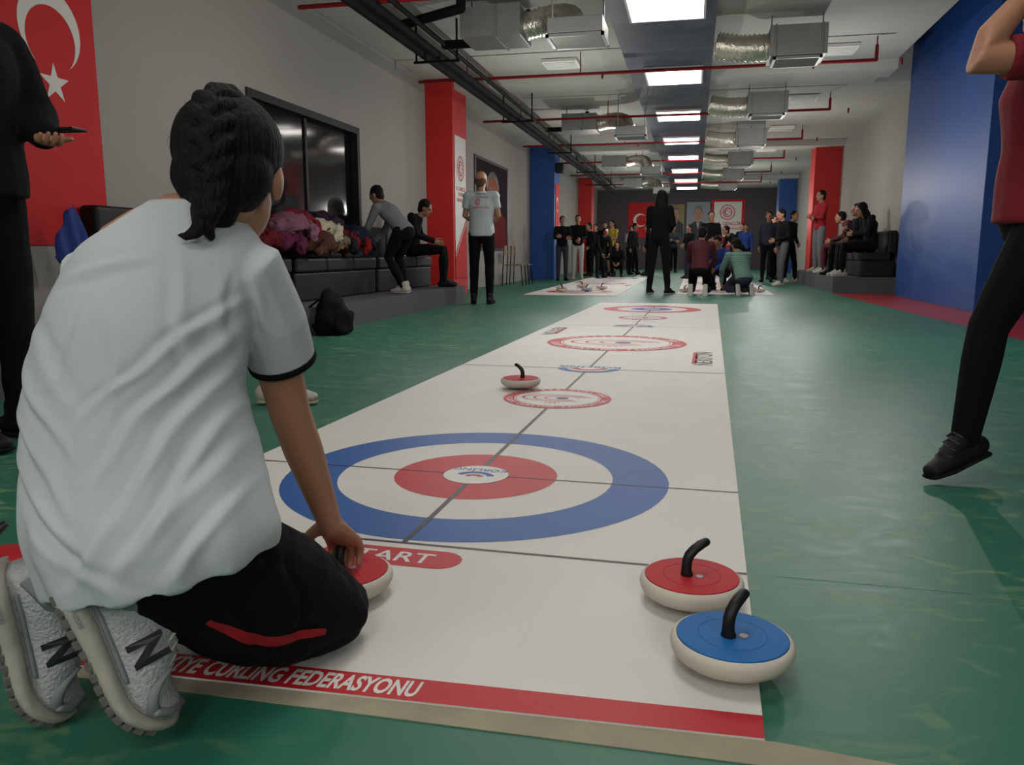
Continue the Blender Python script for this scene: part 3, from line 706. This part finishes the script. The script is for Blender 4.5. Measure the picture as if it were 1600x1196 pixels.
    solid(bm,'trousers' if not shorts else 'shorts',bot,e,vox,3,disp=None if slim else (lambda c:.005*noise.noise(c*11)))
    for a in ('L','R'):
        R=basis(J['f'+a],J['u'+a]); A=J['a'+a]; q_=s*shk; P=lambda x,y,z:A+R@V((x*q_,y*q_,z*s))
        bm=bmesh.new()
        tube(bm,[P(0,-.055,-.042),P(0,.03,-.045),P(0,.10,-.050),P(0,.165,-.056)],[(.034*q_,.036*q_),(.038*q_,.038*q_),(.043*q_,.033*q_),(.037*q_,.026*q_)],14,ref=R@V((1,0,0)))
        tube(bm,[P(0,-.012,.03),P(0,-.012,-.04)],[.043*q_,.043*q_],12); tube(bm,[P(0,.02,.005),P(0,.095,-.032)],[.036*q_,.032*q_],10)
        so=solid(bm,'shoe',sh,e,.009 if vox>.008 else .006,2)
        bm=bmesh.new()
        tube(bm,[P(0,-.065,-.077),P(0,.03,-.077),P(0,.11,-.077),P(0,.178,-.073)],[(.038*q_,.012*q_),(.040*q_,.012*q_),(.047*q_,.011*q_),(.036*q_,.010*q_)],12,ref=R@V((1,0,0)))
        mk(bm,'sole',shoewhite if sh is not shoeblack else black2,parent=so)
        if vox<.0105:
            bm=bmesh.new()
            for i in range(4):
                yy=.04+.022*i; zz=.036-.016*i
                tube(bm,[P(-.030,yy,zz-.014),P(0,yy+.004,zz+.003),P(.030,yy,zz-.014)],[.0040*s]*3,6)
            mk(bm,'lace',M('dark_lace',(44,44,46),.8),parent=so)
    P=lambda x,y,z:hed+Rh@V((x*s,y*s,z*s))
    if style!='bald':
        bm=bmesh.new(); ell(bm,P(0,-.022,.037),(.083*s,.094*s,.090*s),Rh); ell(bm,P(0,-.05,-.02),(.072*s,.055*s,.075*s),Rh)
        if style=='long':
            tube(bm,[P(0,-.05,.0),P(0,-.08,-.1),P(0,-.09,-.24)],[(.085*s,.05*s),(.095*s,.045*s),(.07*s,.03*s)],14,ref=Rh@V((1,0,0)))
            for q in (-1,1): tube(bm,[P(q*.075,-.005,.04),P(q*.085,.0,-.06),P(q*.085,-.01,-.17)],[.022*s,.025*s,.018*s],8)
        if style=='tail': tube(bm,[P(0,-.1,.05),P(0,-.15,.0),P(0,-.15,-.12)],[.03*s,.035*s,.015*s],10)
        solid(bm,'hair',hr,e,.01,2,disp=lambda c:.005*noise.noise(c*30))
    else:
        # thinning hair: low at the back of the skull down to the nape
        bm=bmesh.new()
        ell(bm,P(0,-.034,-.012),(.0775*s,.068*s,.062*s),Rh); ell(bm,P(0,-.040,-.055),(.060*s,.045*s,.045*s),Rh)
        solid(bm,'hair',M('thinning_hair',(92,68,54),.9,var=.35,scale=60,spec=.2),e,.008,3)
    for q in (-1,1):
        bm=bmesh.new(); ell(bm,P(q*.030,.076,.004),(.013*s,.008*s,.007*s),Rh,0,10,6); mk(bm,'eye',eyew,parent=e)
    bm=bmesh.new(); ell(bm,P(0,.080,-.056),(.022*s,.008*s,.006*s),Rh,0,10,6); mk(bm,'mouth',lipm,parent=e)
    return e,sh_o,J
R_=math.radians
e,so,J=person('person in white printed t-shirt and black trousers, standing with folded arms',(-2.845,10.75,0),R_(8),1.05,FRONT,top=whitec,bot=black,sleeve='short',style='bald',vox=.01,hy=R_(-20),loose=.012,sk=skin)
F=Flat((0,-.6,1.35),(1,0,0),(0,0,1))
F.ring(-.03,0.02,.03,.042,0,0,40,300,24); F.ring(-.03,.02,.012,.022,0,0,0,360,16); F.text('CURLING',.02,.085,.04,1,0,0,1,.01); F.text('FEDERASYONU',0,-.05,.035,0,0,0,1,.01); F.text('TÜRKİYE',.0,.125,.035,1,0,0,1,.01)
decal(so.data,F,(0,1,0)); mk(F.bm,'shirt_print',[pred,pblk],parent=e,normals=False)
person('person in long black top with dark hair standing on green floor',(-.58,13.93,0),R_(-25),1.03,dict(FRONT,hL=(-.1,0,.9),kL=(-.13,0,.5),aL=(-.16,-.02,.09),kR=(.13,0,.5),aR=(.17,0,.09),nek=(0,.02,1.44),hed=(0,.06,1.57)),top=black,bot=black,loose=.006,style='long',sh=black2)
person('child in grey hooded sweatshirt and black trousers leaning over the sofa',(-3.40,9.0,.23),R_(72),.90,LEAN,top=grayc,bot=black,sh=shoewhite,hy=R_(10),hp=.3,vox=.011)
person('child in black tracksuit sitting hunched on the sofa',(-3.85,10.75,.23),R_(-80),.98,dict(SIT,hed=(0,.2,1.10),nek=(0,.12,1.0)),top=black,bot=black,sh=shoeblack,hp=.4,vox=.011)
person('child in black jacket and dark jeans standing with folded arms',(-3.25,20.2,0),R_(200),.94,CROSS,top=black,bot=jeans)
person('child in black sweatshirt and white trousers standing',(-3.0,21.2,0),R_(190),.98,FRONT,top=black,bot=whitep,sh=shoewhite)
person('child in dark tracksuit standing in the group',(-3.05,24.3,0),R_(130),.95,SLOUCH,top=black2,bot=black)
person('child in black clothes standing near the striped jersey',(-2.85,26.2,0),R_(180),.98,FRONT,top=black,bot=black2)
person('child in yellow and black striped jersey with black shorts',(-2.45,24.6,0),R_(150),.98,CROSS,top=yellowstripe,bot=black,shorts=True,sleeve='short')
person('child in black squatting on the floor at the mat',(-2.2,23.9,0),R_(180),.95,SQUAT,top=black,bot=black,style='long')
person('child in dark sweatshirt standing by the mat',(-1.95,26.2,0),R_(240),.98,SLOUCH,top=black2,bot=black)
person('child in dark jacket standing far down the hall',(-1.5,27.8,0),R_(120),1.0,None,top=black,bot=jeans)
person('child in grey trousers standing far down the hall',(-3.3,27.5,0),R_(160),.97,None,top=black2,bot=black)
person('child in navy top standing before the end wall',(-.75,29.5,0),R_(190),.97,CROSS,top=jeans,bot=black)
person('child in maroon shirt and black trousers kneeling, back turned',(.10,13.95,0),R_(-5),1.0,KNEELUP,top=maroon,bot=black,sh=black2,hp=.5)
person('child in green striped jersey kneeling and leaning over the mat',(.78,14.05,0),R_(20),1.0,KNEEL,top=greenstripe,bot=jeans,sh=black2,hp=.5)
person('child in blue jacket crouching at the mat',(.5,15.7,0),R_(150),.95,SQUAT,top=bluec,bot=black,hp=.5)
person('child in black sweatshirt standing behind the kneeling players',(.33,18.2,0),R_(185),.93,FRONT,top=black,bot=black2)
person('child in dark clothes standing far behind',(1.55,28.5,0),R_(150),.98,FRONT,top=black,bot=black2)
person('child in black hooded jacket and grey trousers standing side-on',(1.82,17.9,0),R_(110),.96,dict(SLOUCH,wL=(-.08,.22,1.0)),top=black,bot=M('grey_trousers',(70,70,74),.85),sh=shoewhite,hp=.3)
person('child in navy tracksuit standing beside another child',(1.72,20.4,0),R_(170),.98,None,top=jeans,bot=black)
person('child in black tracksuit standing near the step',(2.15,20.0,0),R_(230),1.0,SLOUCH,top=black2,bot=black,sh=shoewhite)
person('child in blue jacket standing far down the hall',(1.45,24.8,0),R_(170),.90,None,top=bluec,bot=black)
person('child in black top bending forward over the mat end',(-2.55,22.6,0),R_(210),.95,BEND,top=black,bot=black2,vox=.016)
person('child in charcoal hooded top seen side-on',(-2.75,28.4,0),R_(95),1.0,FRONT,top=black2,bot=jeans,vox=.016)
person('child in grey sweatshirt standing in the crowd',(-2.2,28.9,0),R_(200),.95,CROSS,top=grayc,bot=black,vox=.016)
person('child in dark clothes with long hair standing',(-1.35,25.2,0),R_(100),.93,SLOUCH,top=black,bot=black,style='long',vox=.016)
person('child in maroon jacket standing near the end wall',(-.95,32.0,0),R_(180),.90,None,top=maroon,bot=black,vox=.016)
person('child in black jacket stepping sideways',(-.15,22.5,0),R_(130),.85,dict(FRONT,kL=(-.14,.08,.5),aL=(-.2,.12,.09)),top=black,bot=jeans,vox=.016)
person('child in dark tracksuit bending behind the mat',(.95,19.2,0),R_(120),.9,BEND,top=black2,bot=black,vox=.016)
person('child in black jacket standing by the blue pillar',(2.35,24.2,0),R_(160),1.0,None,top=black,bot=black2,vox=.016)
person('child in dark blue top standing with folded arms',(2.0,22.2,0),R_(215),.97,CROSS,top=jeans,bot=black,vox=.016)
person('person in red jacket and grey trousers standing on the step',(2.62,18.6,.28),R_(110),1.02,CROSS,top=redc,bot=grayc,sh=shoewhite)
person('child in dark hooded top sitting on the black sofa',(3.02,15.35,.28),R_(90),1.04,dict(SIT,hed=(0,.18,1.12),nek=(0,.10,1.02),wL=(-.06,.28,.72)),top=black2,bot=black,style='long',sh=shoewhite,hp=.3)
person('child in black and red jacket sitting on the sofa',(3.02,16.3,.28),R_(105),1.03,dict(SIT,wL=(-.05,.25,.8),wR=(.05,.25,.8)),top=black,bot=black)
person('child in red tracksuit sitting slouched on the sofa',(3.02,17.3,.28),R_(75),1.03,dict(SIT,hed=(.02,.2,1.08),nek=(.01,.12,1.0)),top=maroon,bot=maroon,sh=shoewhite)

# adult in black, phone in hand
e,so,J=person('person in black jacket standing and holding a phone',(-2.50,2.42,0),R_(-92),1.04,
 dict(eL=(-.2,.08,1.14),wL=(-.09,.22,1.07),eR=(.27,.0,1.1),wR=(.29,.02,.85)),top=black,bot=black,loose=.03,vox=.01,sk=skin,curl=.5,curlL=.7,handn={'L':(0,0.2,1)})
ph=empty('phone',(-2.235,2.56,1.135),0,label='black smartphone held in a hand',cat='phone')
bm=bmesh.new(); box(bm,(0,0,0),(.15,.075,.009)); mk(bm,'case',blackpl,parent=ph,bevel=.003)
bm=bmesh.new(); box(bm,(0,0,.0052),(.14,.066,.001)); mk(bm,'screen',glass,parent=ph)

# walker
person('person in red t-shirt and black leggings walking with one arm raised',(1.00,2.75,0),R_(90),.90,
 dict(kL=(-.09,.14,.53),aL=(-.09,.18,.145),hL=(-.085,-.02,.91),kR=(.09,-.16,.5),aR=(.09,-.44,.14),fL=(-.60,.9,-.30),fR=(0,1,-.5),uR=(0,.5,1),uL=(0,.2,1),
 sL=(-.16,.04,1.375),eL=(-.20,.29,1.37),wL=(-.14,.12,1.59),eR=(.24,-.18,1.15),wR=(.22,-.26,.92)),top=crimson,bot=black,sleeve='short',slim=True,vox=.007,sk=skin,style='tail',sh=shoeblack,loose=.016,armk=.011,shk=1.0,legk=.011)

# ------------------------------------------------------------------ kneeling girl
base=V((-.78,1.10,0))
G=empty('person',base,0,label='person with braided dark hair in white t-shirt kneeling on mat',cat='person')
Lr=V((.978,.208,0)); Fw=V((-.208,.978,0))
TOR=[((-.756,1.00,.240),.166,.150,.18),((-.761,1.0,.275),.174,.154,.13),((-.775,1.0,.32),.177,.149,.07),((-.803,1.03,.40),.173,.133,.02),((-.826,1.055,.50),.163,.118,0),((-.818,1.085,.60),.160,.112,0),((-.806,1.112,.67),.155,.100,0),((-.800,1.125,.71),.142,.090,0),((-.793,1.135,.74),.112,.076,0),((-.787,1.142,.765),.080,.066,0),((-.782,1.147,.783),.056,.056,0)]
sR=V((-.672,1.15,.665)); eR=V((-.675,1.245,.425)); wR=V((-.668,1.370,.180))
sL=V((-.925,1.10,.66)); eL=V((-1.0,1.25,.46)); wL=V((-.93,1.42,.27))
hc=V((-.728,1.19,.822)); Rh=basis((-.26,.94,-.22))
def frame3(T,U):
    T=V(T).normalized(); U=V(U); U=(U-T*U.dot(T)).normalized(); X=T.cross(U).normalized()
    return Matrix((X,T,U)).transposed()
SK=Matrix.Diagonal((1.25,1.04,1.35,1))
shR=(V((-.845,.880,.248)),frame3((.32,.12,-.94),(.80,.58,.30)))
shL=(V((-.975,.886,.248)),frame3((.08,.14,-.98),(.76,.62,.2)))
anR=shR[0]+shR[1]@V((0,.054,.11)); anL=shL[0]+shL[1]@V((0,.054,.11))
kR=V((-.610,1.248,.068)); kL=V((-.80,1.32,.075)); hR=V((-.700,1.03,.235)); hL=V((-.855,1.0,.235))
bm=bmesh.new()
tube(bm,[p for p,a,b_,t in TOR],[(a-.03,b_-.03) for p,a,b_,t in TOR],20,ref=Lr,rnd=False)
for s_,e_,w_ in ((sR,eR,wR),(sL,eL,wL)):
    m=e_.lerp(w_,.3); tube(bm,[s_,s_.lerp(e_,.5),e_,m,w_],[.043,.039,.035,.035,.023],16)
for h_,k_,a_ in ((hR,kR,anR),(hL,kL,anL)):
    tube(bm,[h_,k_],[.070,.042],14); tube(bm,[k_,a_],[.042,.034],14)
nb=V((-.772,1.15,.75)); tube(bm,[nb,hc+Rh@V((0,-.03,-.05))],[.048,.046],16)
head(bm,hc,Rh,.99)
hd=V((-.08,.78,-.62)); hn=V((0,-.62,-.78))
hand(bm,wR+hd.normalized()*.005,hd,hn,1.05,.8,1)
hand(bm,wL,(.3,.3,-.4),(.2,-.3,-.8),.95,.5,-1)
solid(bm,'body',skin,G,.0036,3,inv=True)
def smooth_rings(sub=5):
    out=[]
    n=len(TOR)
    def cr(a,b,c,d,t): return .5*((2*b)+(-a+c)*t+(2*a-5*b+4*c-d)*t*t+(-a+3*b-3*c+d)*t**3)
    for i in range(n-1):
        q=[TOR[max(0,i-1)],TOR[i],TOR[i+1],TOR[min(n-1,i+2)]]
        for k in range(sub):
            t=k/sub
            out.append((V([cr(*[x[0][j] for x in q],t) for j in range(3)]),cr(*[x[1] for x in q],t),cr(*[x[2] for x in q],t),cr(*[x[3] for x in q],t)))
    l=TOR[-1]; out.append((V(l[0]),l[1],l[2],l[3])); return out
bm=bmesh.new(); rings=[]
for c,a,b_,t in smooth_rings():
    r=[]
    for k in range(48):
        an=2*math.pi*k/48; x=a*math.cos(an); y=b_*math.sin(an); r.append(c+Lr*x+Fw*y+V((0,0,t*x)))
    rings.append(r)
loft(bm,rings)
shR_end=V((-.672,1.222,.520)); shL_end=V((-.975,1.20,.53))
tube(bm,[V((-.75,1.13,.695)),sR+V((-.01,0,.0)),sR.lerp(shR_end,.55),shR_end],[.055,.060,.058,.055],20,rnd=False)
tube(bm,[V((-.84,1.12,.69)),sL+V((.01,0,0)),sL.lerp(shL_end,.55),shL_end],[.055,.060,.058,.055],20,rnd=False)
# cloth creases laid out on the back of the garment: (side offset, height) pairs
CR=[(.135,.615,-.02,.47,.0085,.0065),(.145,.575,.00,.405,.009,.0065),(.150,.53,.03,.36,.009,.006),(.155,.47,.06,.32,.009,.0055),
 (-.135,.60,-.03,.50,.010,-.0045),(-.145,.54,-.05,.43,.010,.0055),(-.155,.47,-.05,.36,.010,.0055),(-.155,.40,-.02,.30,.010,.0055),
 (.155,.41,.02,.29,.010,.006),(.165,.36,.07,.27,.009,.0055),(-.12,.35,.02,.27,.010,-.005),(.02,.36,-.05,.26,.009,.005),
 (-.11,.665,.01,.69,.009,.0035),(.05,.69,.11,.56,.009,.0045),(-.04,.64,-.07,.52,.011,.0035),(.00,.60,.03,.48,.011,.0035),
 (.16,.65,.185,.56,.007,.004),(.13,.66,.155,.55,.007,-.004)]
def torc(z):
    for (p,a,b_,t),(p2,a2,b2,t2) in zip(TOR[:-1],TOR[1:]):
        if z<=p2[2]:
            f=max(0,min(1,(z-p[2])/(p2[2]-p[2]))); return V(p).lerp(V(p2),f)
    return V(TOR[-1][0])
def folds(c):
    ce=torc(c.z); rel=c-ce; u=rel.dot(Lr); fw=rel.dot(Fw)
    low=max(0,min(1,(.50-c.z)/.28))
    d=.004*noise.noise(V((c.x*5,c.y*5,c.z*3)))
    th=math.atan2(u,-fw)
    d+=low*.0050*math.sin(11*th+3*noise.noise(c*3)+6*c.z)
    wob=.010*noise.noise(V((c.x*11,c.y*11,c.z*11)))
    back=max(0,min(1,(-fw+.05)/.04))
    if back>0:
        for u1,z1,u2,z2,wd_,dp in CR:
            du,dz=u2-u1,z2-z1; L2=du*du+dz*dz; t=((u-u1)*du+(c.z-z1)*dz)/L2
            if t<-.15 or t>1.15: continue
            s=((u-u1)*dz-(c.z-z1)*du)/math.sqrt(L2)+wob
            if abs(s)>.06: continue
            env=max(0,math.sin(math.pi*(t+.15)/1.3))**.7
            d+=back*env*dp*(math.exp(-(s/wd_)**2)-.75*math.exp(-((s-1.7*wd_)/(wd_*1.1))**2))
    return d
so=solid(bm,'shirt',whitec,G,.0040,2,disp=folds,inv=True)
for a_,b_ in ((sR.lerp(shR_end,.55),shR_end),(sL.lerp(shL_end,.55),shL_end)):
    d=(b_-a_).normalized(); bm=bmesh.new(); tube(bm,[b_-d*.009,b_+d*.003],[.0575,.0570],28,rnd=False); mk(bm,'sleeve_trim',black,parent=G,inv=True,smooth=True)
# trousers
bm=bmesh.new()
ell(bm,(-.775,1.02,.215),(.140,.118,.105))
shin_r=lambda t:.066+.016*math.sin(math.pi*t)-.008*t
def shin_c(t):
    an=anR+(kR-anR).normalized()*.01
    return kR.lerp(an,t)-V((0,0,.030))*math.sin(math.pi*min(1,t*1.1))+V((.0,-.008,0))*math.sin(math.pi*t)
for h_,k_,a_ in ((hR,kR,anR),(hL,kL,anL)):
    tube(bm,[h_,h_.lerp(k_,.55)+V((0,0,.004)),k_],[.098,.092,.066],20)
    an=a_+(k_-a_).normalized()*.01
    if k_ is kR: tube(bm,[shin_c(i/6) for i in range(7)],[shin_r(i/6) for i in range(7)],18)
    else: tube(bm,[k_,k_.lerp(an,.45)-V((0,0,.012)),an],[.068,.068,.056],18)
def pf(c):
    r=abs(noise.noise(V((c.x*8,c.y*9,c.z*12)))); return .005*noise.noise(c*7)-.006*max(0,.10-r)/.10
po=solid(bm,'trousers',black,G,.005,4,disp=pf,inv=True)
for v in po.data.vertices:
    if v.co.z<.008: v.co.z=.008
pbvh=BVHTree.FromPolygons([v.co.copy() for v in po.data.vertices],[list(p.vertices) for p in po.data.polygons])
dv=V((.50,-.72,.48)).normalized(); bm=bmesh.new(); cols=[]
for i in range(33):
    t=.24+.58*i/32; c=shin_c(t); ax=(shin_c(t+.02)-shin_c(t-.02)).normalized()
    e1=(dv-ax*dv.dot(ax)).normalized(); e2=ax.cross(e1).normalized()
    if e2.z>0: e2=-e2
    wdt=math.sin(math.pi*(.04+.92*i/32))**.5
    col=[]
    for k in range(3):
        ph_=math.radians(34-8*math.sin(math.pi*t)+(2+5*wdt)*(k-1)+3*math.sin(14*t))
        d=(e1*math.cos(ph_)+e2*math.sin(ph_)).normalized(); h=pbvh.ray_cast(c+d*.2,-d)
        p=h[0]+d*.0025 if h[0] is not None else c+d*(shin_r(t)+.005)
        col.append(bm.verts.new(p))
    cols.append(col)
for i in range(32):
    for k in range(2): bm.faces.new((cols[i][k],cols[i+1][k],cols[i+1][k+1],cols[i][k+1]))
mk(bm,'red_stripe',redc,parent=G,inv=True,normals=False,smooth=True)
# sneakers
solem=M('sneaker_midsole',(166,162,152),.7,var=.2,scale=30,bump=.3); outm=M('sneaker_outsole',(96,94,90),.8,var=.3,scale=40,bump=.5)
upm=M('sneaker_mesh',(166,168,170),.8,var=.2,scale=120,bump=.6,bscale=200,spec=.3); lace=M('sneaker_lace',(186,186,184),.8); silver=M('sneaker_grey',(118,122,128),.65,0,var=.15,spec=.4); sock=M('white_sock',(185,185,185),.85)
def interp(tab,y):
    for (a,b_),(c,d) in zip(tab[:-1],tab[1:]):
        if y<=c: return b_+(d-b_)*(y-a)/(c-a)
    return tab[-1][1]
WT=[(0,.024),(.012,.034),(.04,.039),(.10,.036),(.15,.043),(.20,.046),(.235,.038),(.255,.024),(.265,.010)]
HT=[(0,.088),(.03,.108),(.06,.104),(.09,.096),(.13,.084),(.17,.068),(.21,.054),(.245,.042),(.262,.030)]
ST=[(0,.024),(.08,.022),(.16,.018),(.265,.015)]
def toebend(bm):
    y0,rc=.165,.12
    for v in bm.verts:
        y,z=v.co.y,v.co.z
        if y>y0:
            th=(y-y0)/rc*.95
            v.co.y=y0+(rc-z)*math.sin(th); v.co.z=rc-(rc-z)*math.cos(th)
def sneaker(orig,R,parent):
    M4=Matrix.Translation(orig)@R.to_4x4()@SK
    ys=[.0,.006,.014,.03,.05,.07,.09,.11,.13,.15,.165,.18,.195,.21,.22,.23,.24,.252,.260,.265]
    bm=bmesh.new(); rings=[]
    def sidex(y,z):
        w_=interp(WT,y)*.95; h=interp(HT,y); b0=interp(ST,y)*.7
        sz=max(-1,min(1,(z-b0)/((h-b0)*.5)-1)); a=math.asin(max(-1,min(1,math.copysign(abs(sz)**1.25,sz))))
        return w_*abs(math.cos(a))**.75*(1-.35*max(0,math.sin(a)))
    for y in ys:
        w_=interp(WT,y)*.95; h=interp(HT,y); b0=interp(ST,y)*.7; seg=24; r=[]
        for k in range(seg):
            a=2*math.pi*k/seg; cx=math.cos(a); sz=math.sin(a)
            x=w_*math.copysign(abs(cx)**.75,cx)*(1-.35*max(0,sz)); z=b0+(h-b0)*.5*(1+math.copysign(abs(sz)**.8,sz))
            r.append(V((x,y+.002,z)))
        rings.append(r)
    loft(bm,rings)
    tube(bm,[(.0,.005,.095),(.026,.03,.106),(.026,.065,.100),(.0,.095,.090),(-.026,.065,.100),(-.026,.03,.106),(.0,.005,.095)],[.009]*7,10)
    def band(pts,w1,mi):
        for sx in (-1,1): tube(bm,[(sx*(sidex(y,z)+.0005),y,z) for y,z in pts],[(.0035,w1)]*len(pts),8,mi=mi,ref=(1,0,0))
    band([(.012,.045),(.03,.052),(.055,.06),(.075,.075)],.009,1)
    band([(.225,.026),(.21,.032),(.195,.040),(.18,.050),(.17,.062)],.007,1)
    band([(.03,.030),(.06,.030),(.09,.028),(.12,.027),(.15,.026)],.003,1)
    tube(bm,[(-.036,.225,.028),(-.028,.245,.028),(0,.262,.028),(.028,.245,.028),(.036,.225,.028)],[(.006,.010)]*5,8,mi=1,ref=(0,0,1))
    for sx in (-1,1):
        vs,fs=textmesh('N',.05); out=[]
        for x,y in vs:
            yy=.124+x*.050*sx; zz=.055+y*.046
            out.append(bm.verts.new((sx*(sidex(.12,.052)+.0040-max(0,zz-.052)*.25),yy,zz)))
        for f in fs:
            try: ff=bm.faces.new([out[i] for i in f]); ff.material_index=2
            except Exception: pass
    toebend(bm); bm.transform(M4); up=mk(bm,'shoe',[upm,silver,pblk],parent=parent,inv=True)
    up['label']='white and silver running sneaker, sole showing'
    bm=bmesh.new(); rings=[]
    for y in ys:
        w_=interp(WT,y)*1.08; t=interp(ST,y)
        rings.append([V((w_*cx_,y-.003+.008*(y/.265),z)) for cx_,z in ((-.84,.003),(-.96,.007),(-1.0,t*.6),(-.95,t),(.95,t),(1.0,t*.6),(.96,.007),(.84,.003))])
    loft(bm,rings)
    for sx in (-1,1):
        vs,fs=textmesh('ABZORB',.02); out=[]
        for x,y in vs:
            yy=.045+x*.0065*sx; out.append(bm.verts.new((sx*(interp(WT,yy)*1.08+.0008),yy,.013+y*.0065)))
        for f in fs:
            try: ff=bm.faces.new([out[i] for i in f]); ff.material_index=1
            except Exception: pass
    toebend(bm); bm.transform(M4); mk(bm,'midsole',[solem,silver],parent=up,normals=True)
    bm=bmesh.new()
    y=.006
    while y<.25:
        w_=interp(WT,y+.006)*1.02
        for sx in (-1,1):
            if .085<y<.125:
                bx(bm,min(sx*w_*.55,sx*w_*.95),max(sx*w_*.55,sx*w_*.95),y,y+.011,-.002,.006)
            else:
                bx(bm,min(sx*.004,sx*w_*.92),max(sx*.004,sx*w_*.92),y,y+.0125,-.003,.006)
        y+=.0165
    toebend(bm); bm.transform(M4); mk(bm,'outsole',outm,parent=up,bevel=.0012)
    bm=bmesh.new()
    for i in range(5):
        y=.112+.016*i; h=interp(HT,y)+.002
        tube(bm,[(-.020,y,h-.010),(-.012,y+.003,h-.003),(.012,y-.002,h-.003),(.020,y+.002,h-.010)],[.0028]*4,8)
    toebend(bm); bm.transform(M4); mk(bm,'lace',lace,parent=up)
    bm=bmesh.new(); tube(bm,[(0,.05,.08),(0,.055,.11)],[.028,.029],16); bm.transform(M4); mk(bm,'sock',sock,parent=G,inv=True)
    return up
for o_,r_ in (shR,shL): sneaker(o_,r_,G)
# hair
bm=bmesh.new(); P=lambda x,y,z:hc+Rh@V((x,y,z))
ell(bm,P(0,-.022,.035),(.084,.094,.088),Rh,seg=28,ring=18); ell(bm,P(0,-.048,-.012),(.077,.060,.068),Rh,seg=28,ring=18); tube(bm,[P(0,-.07,-.05),P(0,-.068,-.085)],[(.048,.03),(.028,.02)],16,ref=Rh@V((1,0,0)))
ho=solid(bm,'hair',hairm,G,.0032,4,disp=lambda c:.0022*noise.noise(c*16)+.0008*noise.noise(c*50),inv=True)
bm=bmesh.new()
path=[(0,.020,.113),(0,-.022,.118),(0,-.060,.109),(0,-.092,.086),(0,-.109,.056),(0,-.115,.022),(0,-.113,-.012),(0,-.108,-.044),(-.002,-.105,-.070),(-.005,-.103,-.092)]
wd=[.010,.016,.021,.025,.027,.027,.025,.022,.018,.014]
for i in range(1,len(path)*2-1):
    t=i/2; k=int(t); k2=min(k+1,len(path)-1); f=t-k
    c=V(path[k]).lerp(V(path[k2]),f); w_=wd[k]*(1-f)+wd[k2]*f
    tan=(V(path[k2])-V(path[max(0,k-1)])).normalized() if k2!=k else (V(path[k])-V(path[k-1])).normalized()
    nrm=tan.cross(V((1,0,0)))
    if nrm.y>0 and abs(nrm.y)>.3: nrm=-nrm
    if abs(nrm.y)<=.3 and nrm.z<0: nrm=-nrm
    sd=1 if i%2 else -1
    latd=V((sd,0,0))
    pts=[c+latd*w_*1.20-tan*.026-nrm*.014, c+latd*w_*.95-tan*.010-nrm*.003, c+latd*w_*.45+tan*.006+nrm*.003, c-latd*w_*.15+tan*.020+nrm*.001, c-latd*w_*.45+tan*.030-nrm*.008]
    tube(bm,[P(*p) for p in pts],[.008,.0135,.0150,.0125,.007],12)
tube(bm,[P(-.005,-.103,-.088),P(-.012,-.108,-.104)],[.014,.012],12)
tube(bm,[P(-.008,-.106,-.100),P(-.012,-.111,-.112),P(-.020,-.114,-.122),P(-.032,-.115,-.127),P(-.043,-.113,-.124)],[(.013,.011),(.014,.011),(.011,.009),(.007,.006),(.002,.002)],12)
solid(bm,'braid',braidm,G,.0026,4,disp=lambda c:.0006*noise.noise(c*90),inv=True)
bm=bmesh.new(); tube(bm,[P(-.008,-.105,-.096),P(-.011,-.107,-.103)],[.0140,.0140],16,rnd=False); mk(bm,'hair_tie',black,parent=G,inv=True)
bm=bmesh.new(); random.seed(3)
for i in range(45):
    a=random.uniform(-2.6,2.6); el=random.uniform(-.5,1.3)
    d=V((math.sin(a)*math.cos(el),-math.cos(a)*math.cos(el),math.sin(el)))
    if d.y>.55 and el<.6: continue
    p=V((d.x*.083,-.022+d.y*.094,.035+d.z*.088)); tg=V((random.uniform(-1,1),random.uniform(-1,1),random.uniform(-1.2,.2))); tg=(tg-d*tg.dot(d)).normalized()
    L_=random.uniform(.015,.03)
    tube(bm,[P(*(p)),P(*(p+d*.003+tg*L_*.5)),P(*(p+d*.001+tg*L_))],[.0003,.0003,.0002],4,rnd=False)
o=mk(bm,'flyaway_hair',hairm,parent=G,inv=True); o['kind']='stuff'
for q in (-1,1):
    bm=bmesh.new(); ell(bm,P(q*.030,.075,.004),(.013,.008,.007),Rh,0,12,8); mk(bm,'eye',eyew,parent=G,inv=True)
bm=bmesh.new(); ell(bm,P(0,.078,-.054),(.021,.008,.006),Rh,0,12,8); mk(bm,'mouth',lipm,parent=G,inv=True)

# pale sneaker of a hidden player
e=empty('sneaker',(-1.83,3.36,0),R_(-80),label='pale sneaker resting on green floor beside the mat',cat='shoe')
bm=bmesh.new(); tube(bm,[(0,-.12,.05),(0,-.03,.055),(0,.06,.045),(0,.12,.036)],[(.036,.042),(.04,.048),(.045,.036),(.034,.022)],14,ref=(1,0,0))
solid(bm,'upper',shoewhite,e,.006,2)
bm=bmesh.new(); tube(bm,[(0,-.13,.012),(0,0,.012),(0,.07,.012),(0,.13,.012)],[(.038,.012),(.042,.012),(.047,.012),(.03,.01)],14,ref=(1,0,0)); mk(bm,'sole',beige,parent=e)
bm=bmesh.new()
for i in range(4): tube(bm,[(-.03,.03+.018*i,.078-.006*i),(0,.034+.018*i,.092-.008*i),(.03,.03+.018*i,.078-.006*i)],[.003]*3,6)
mk(bm,'lace',lace,parent=e)
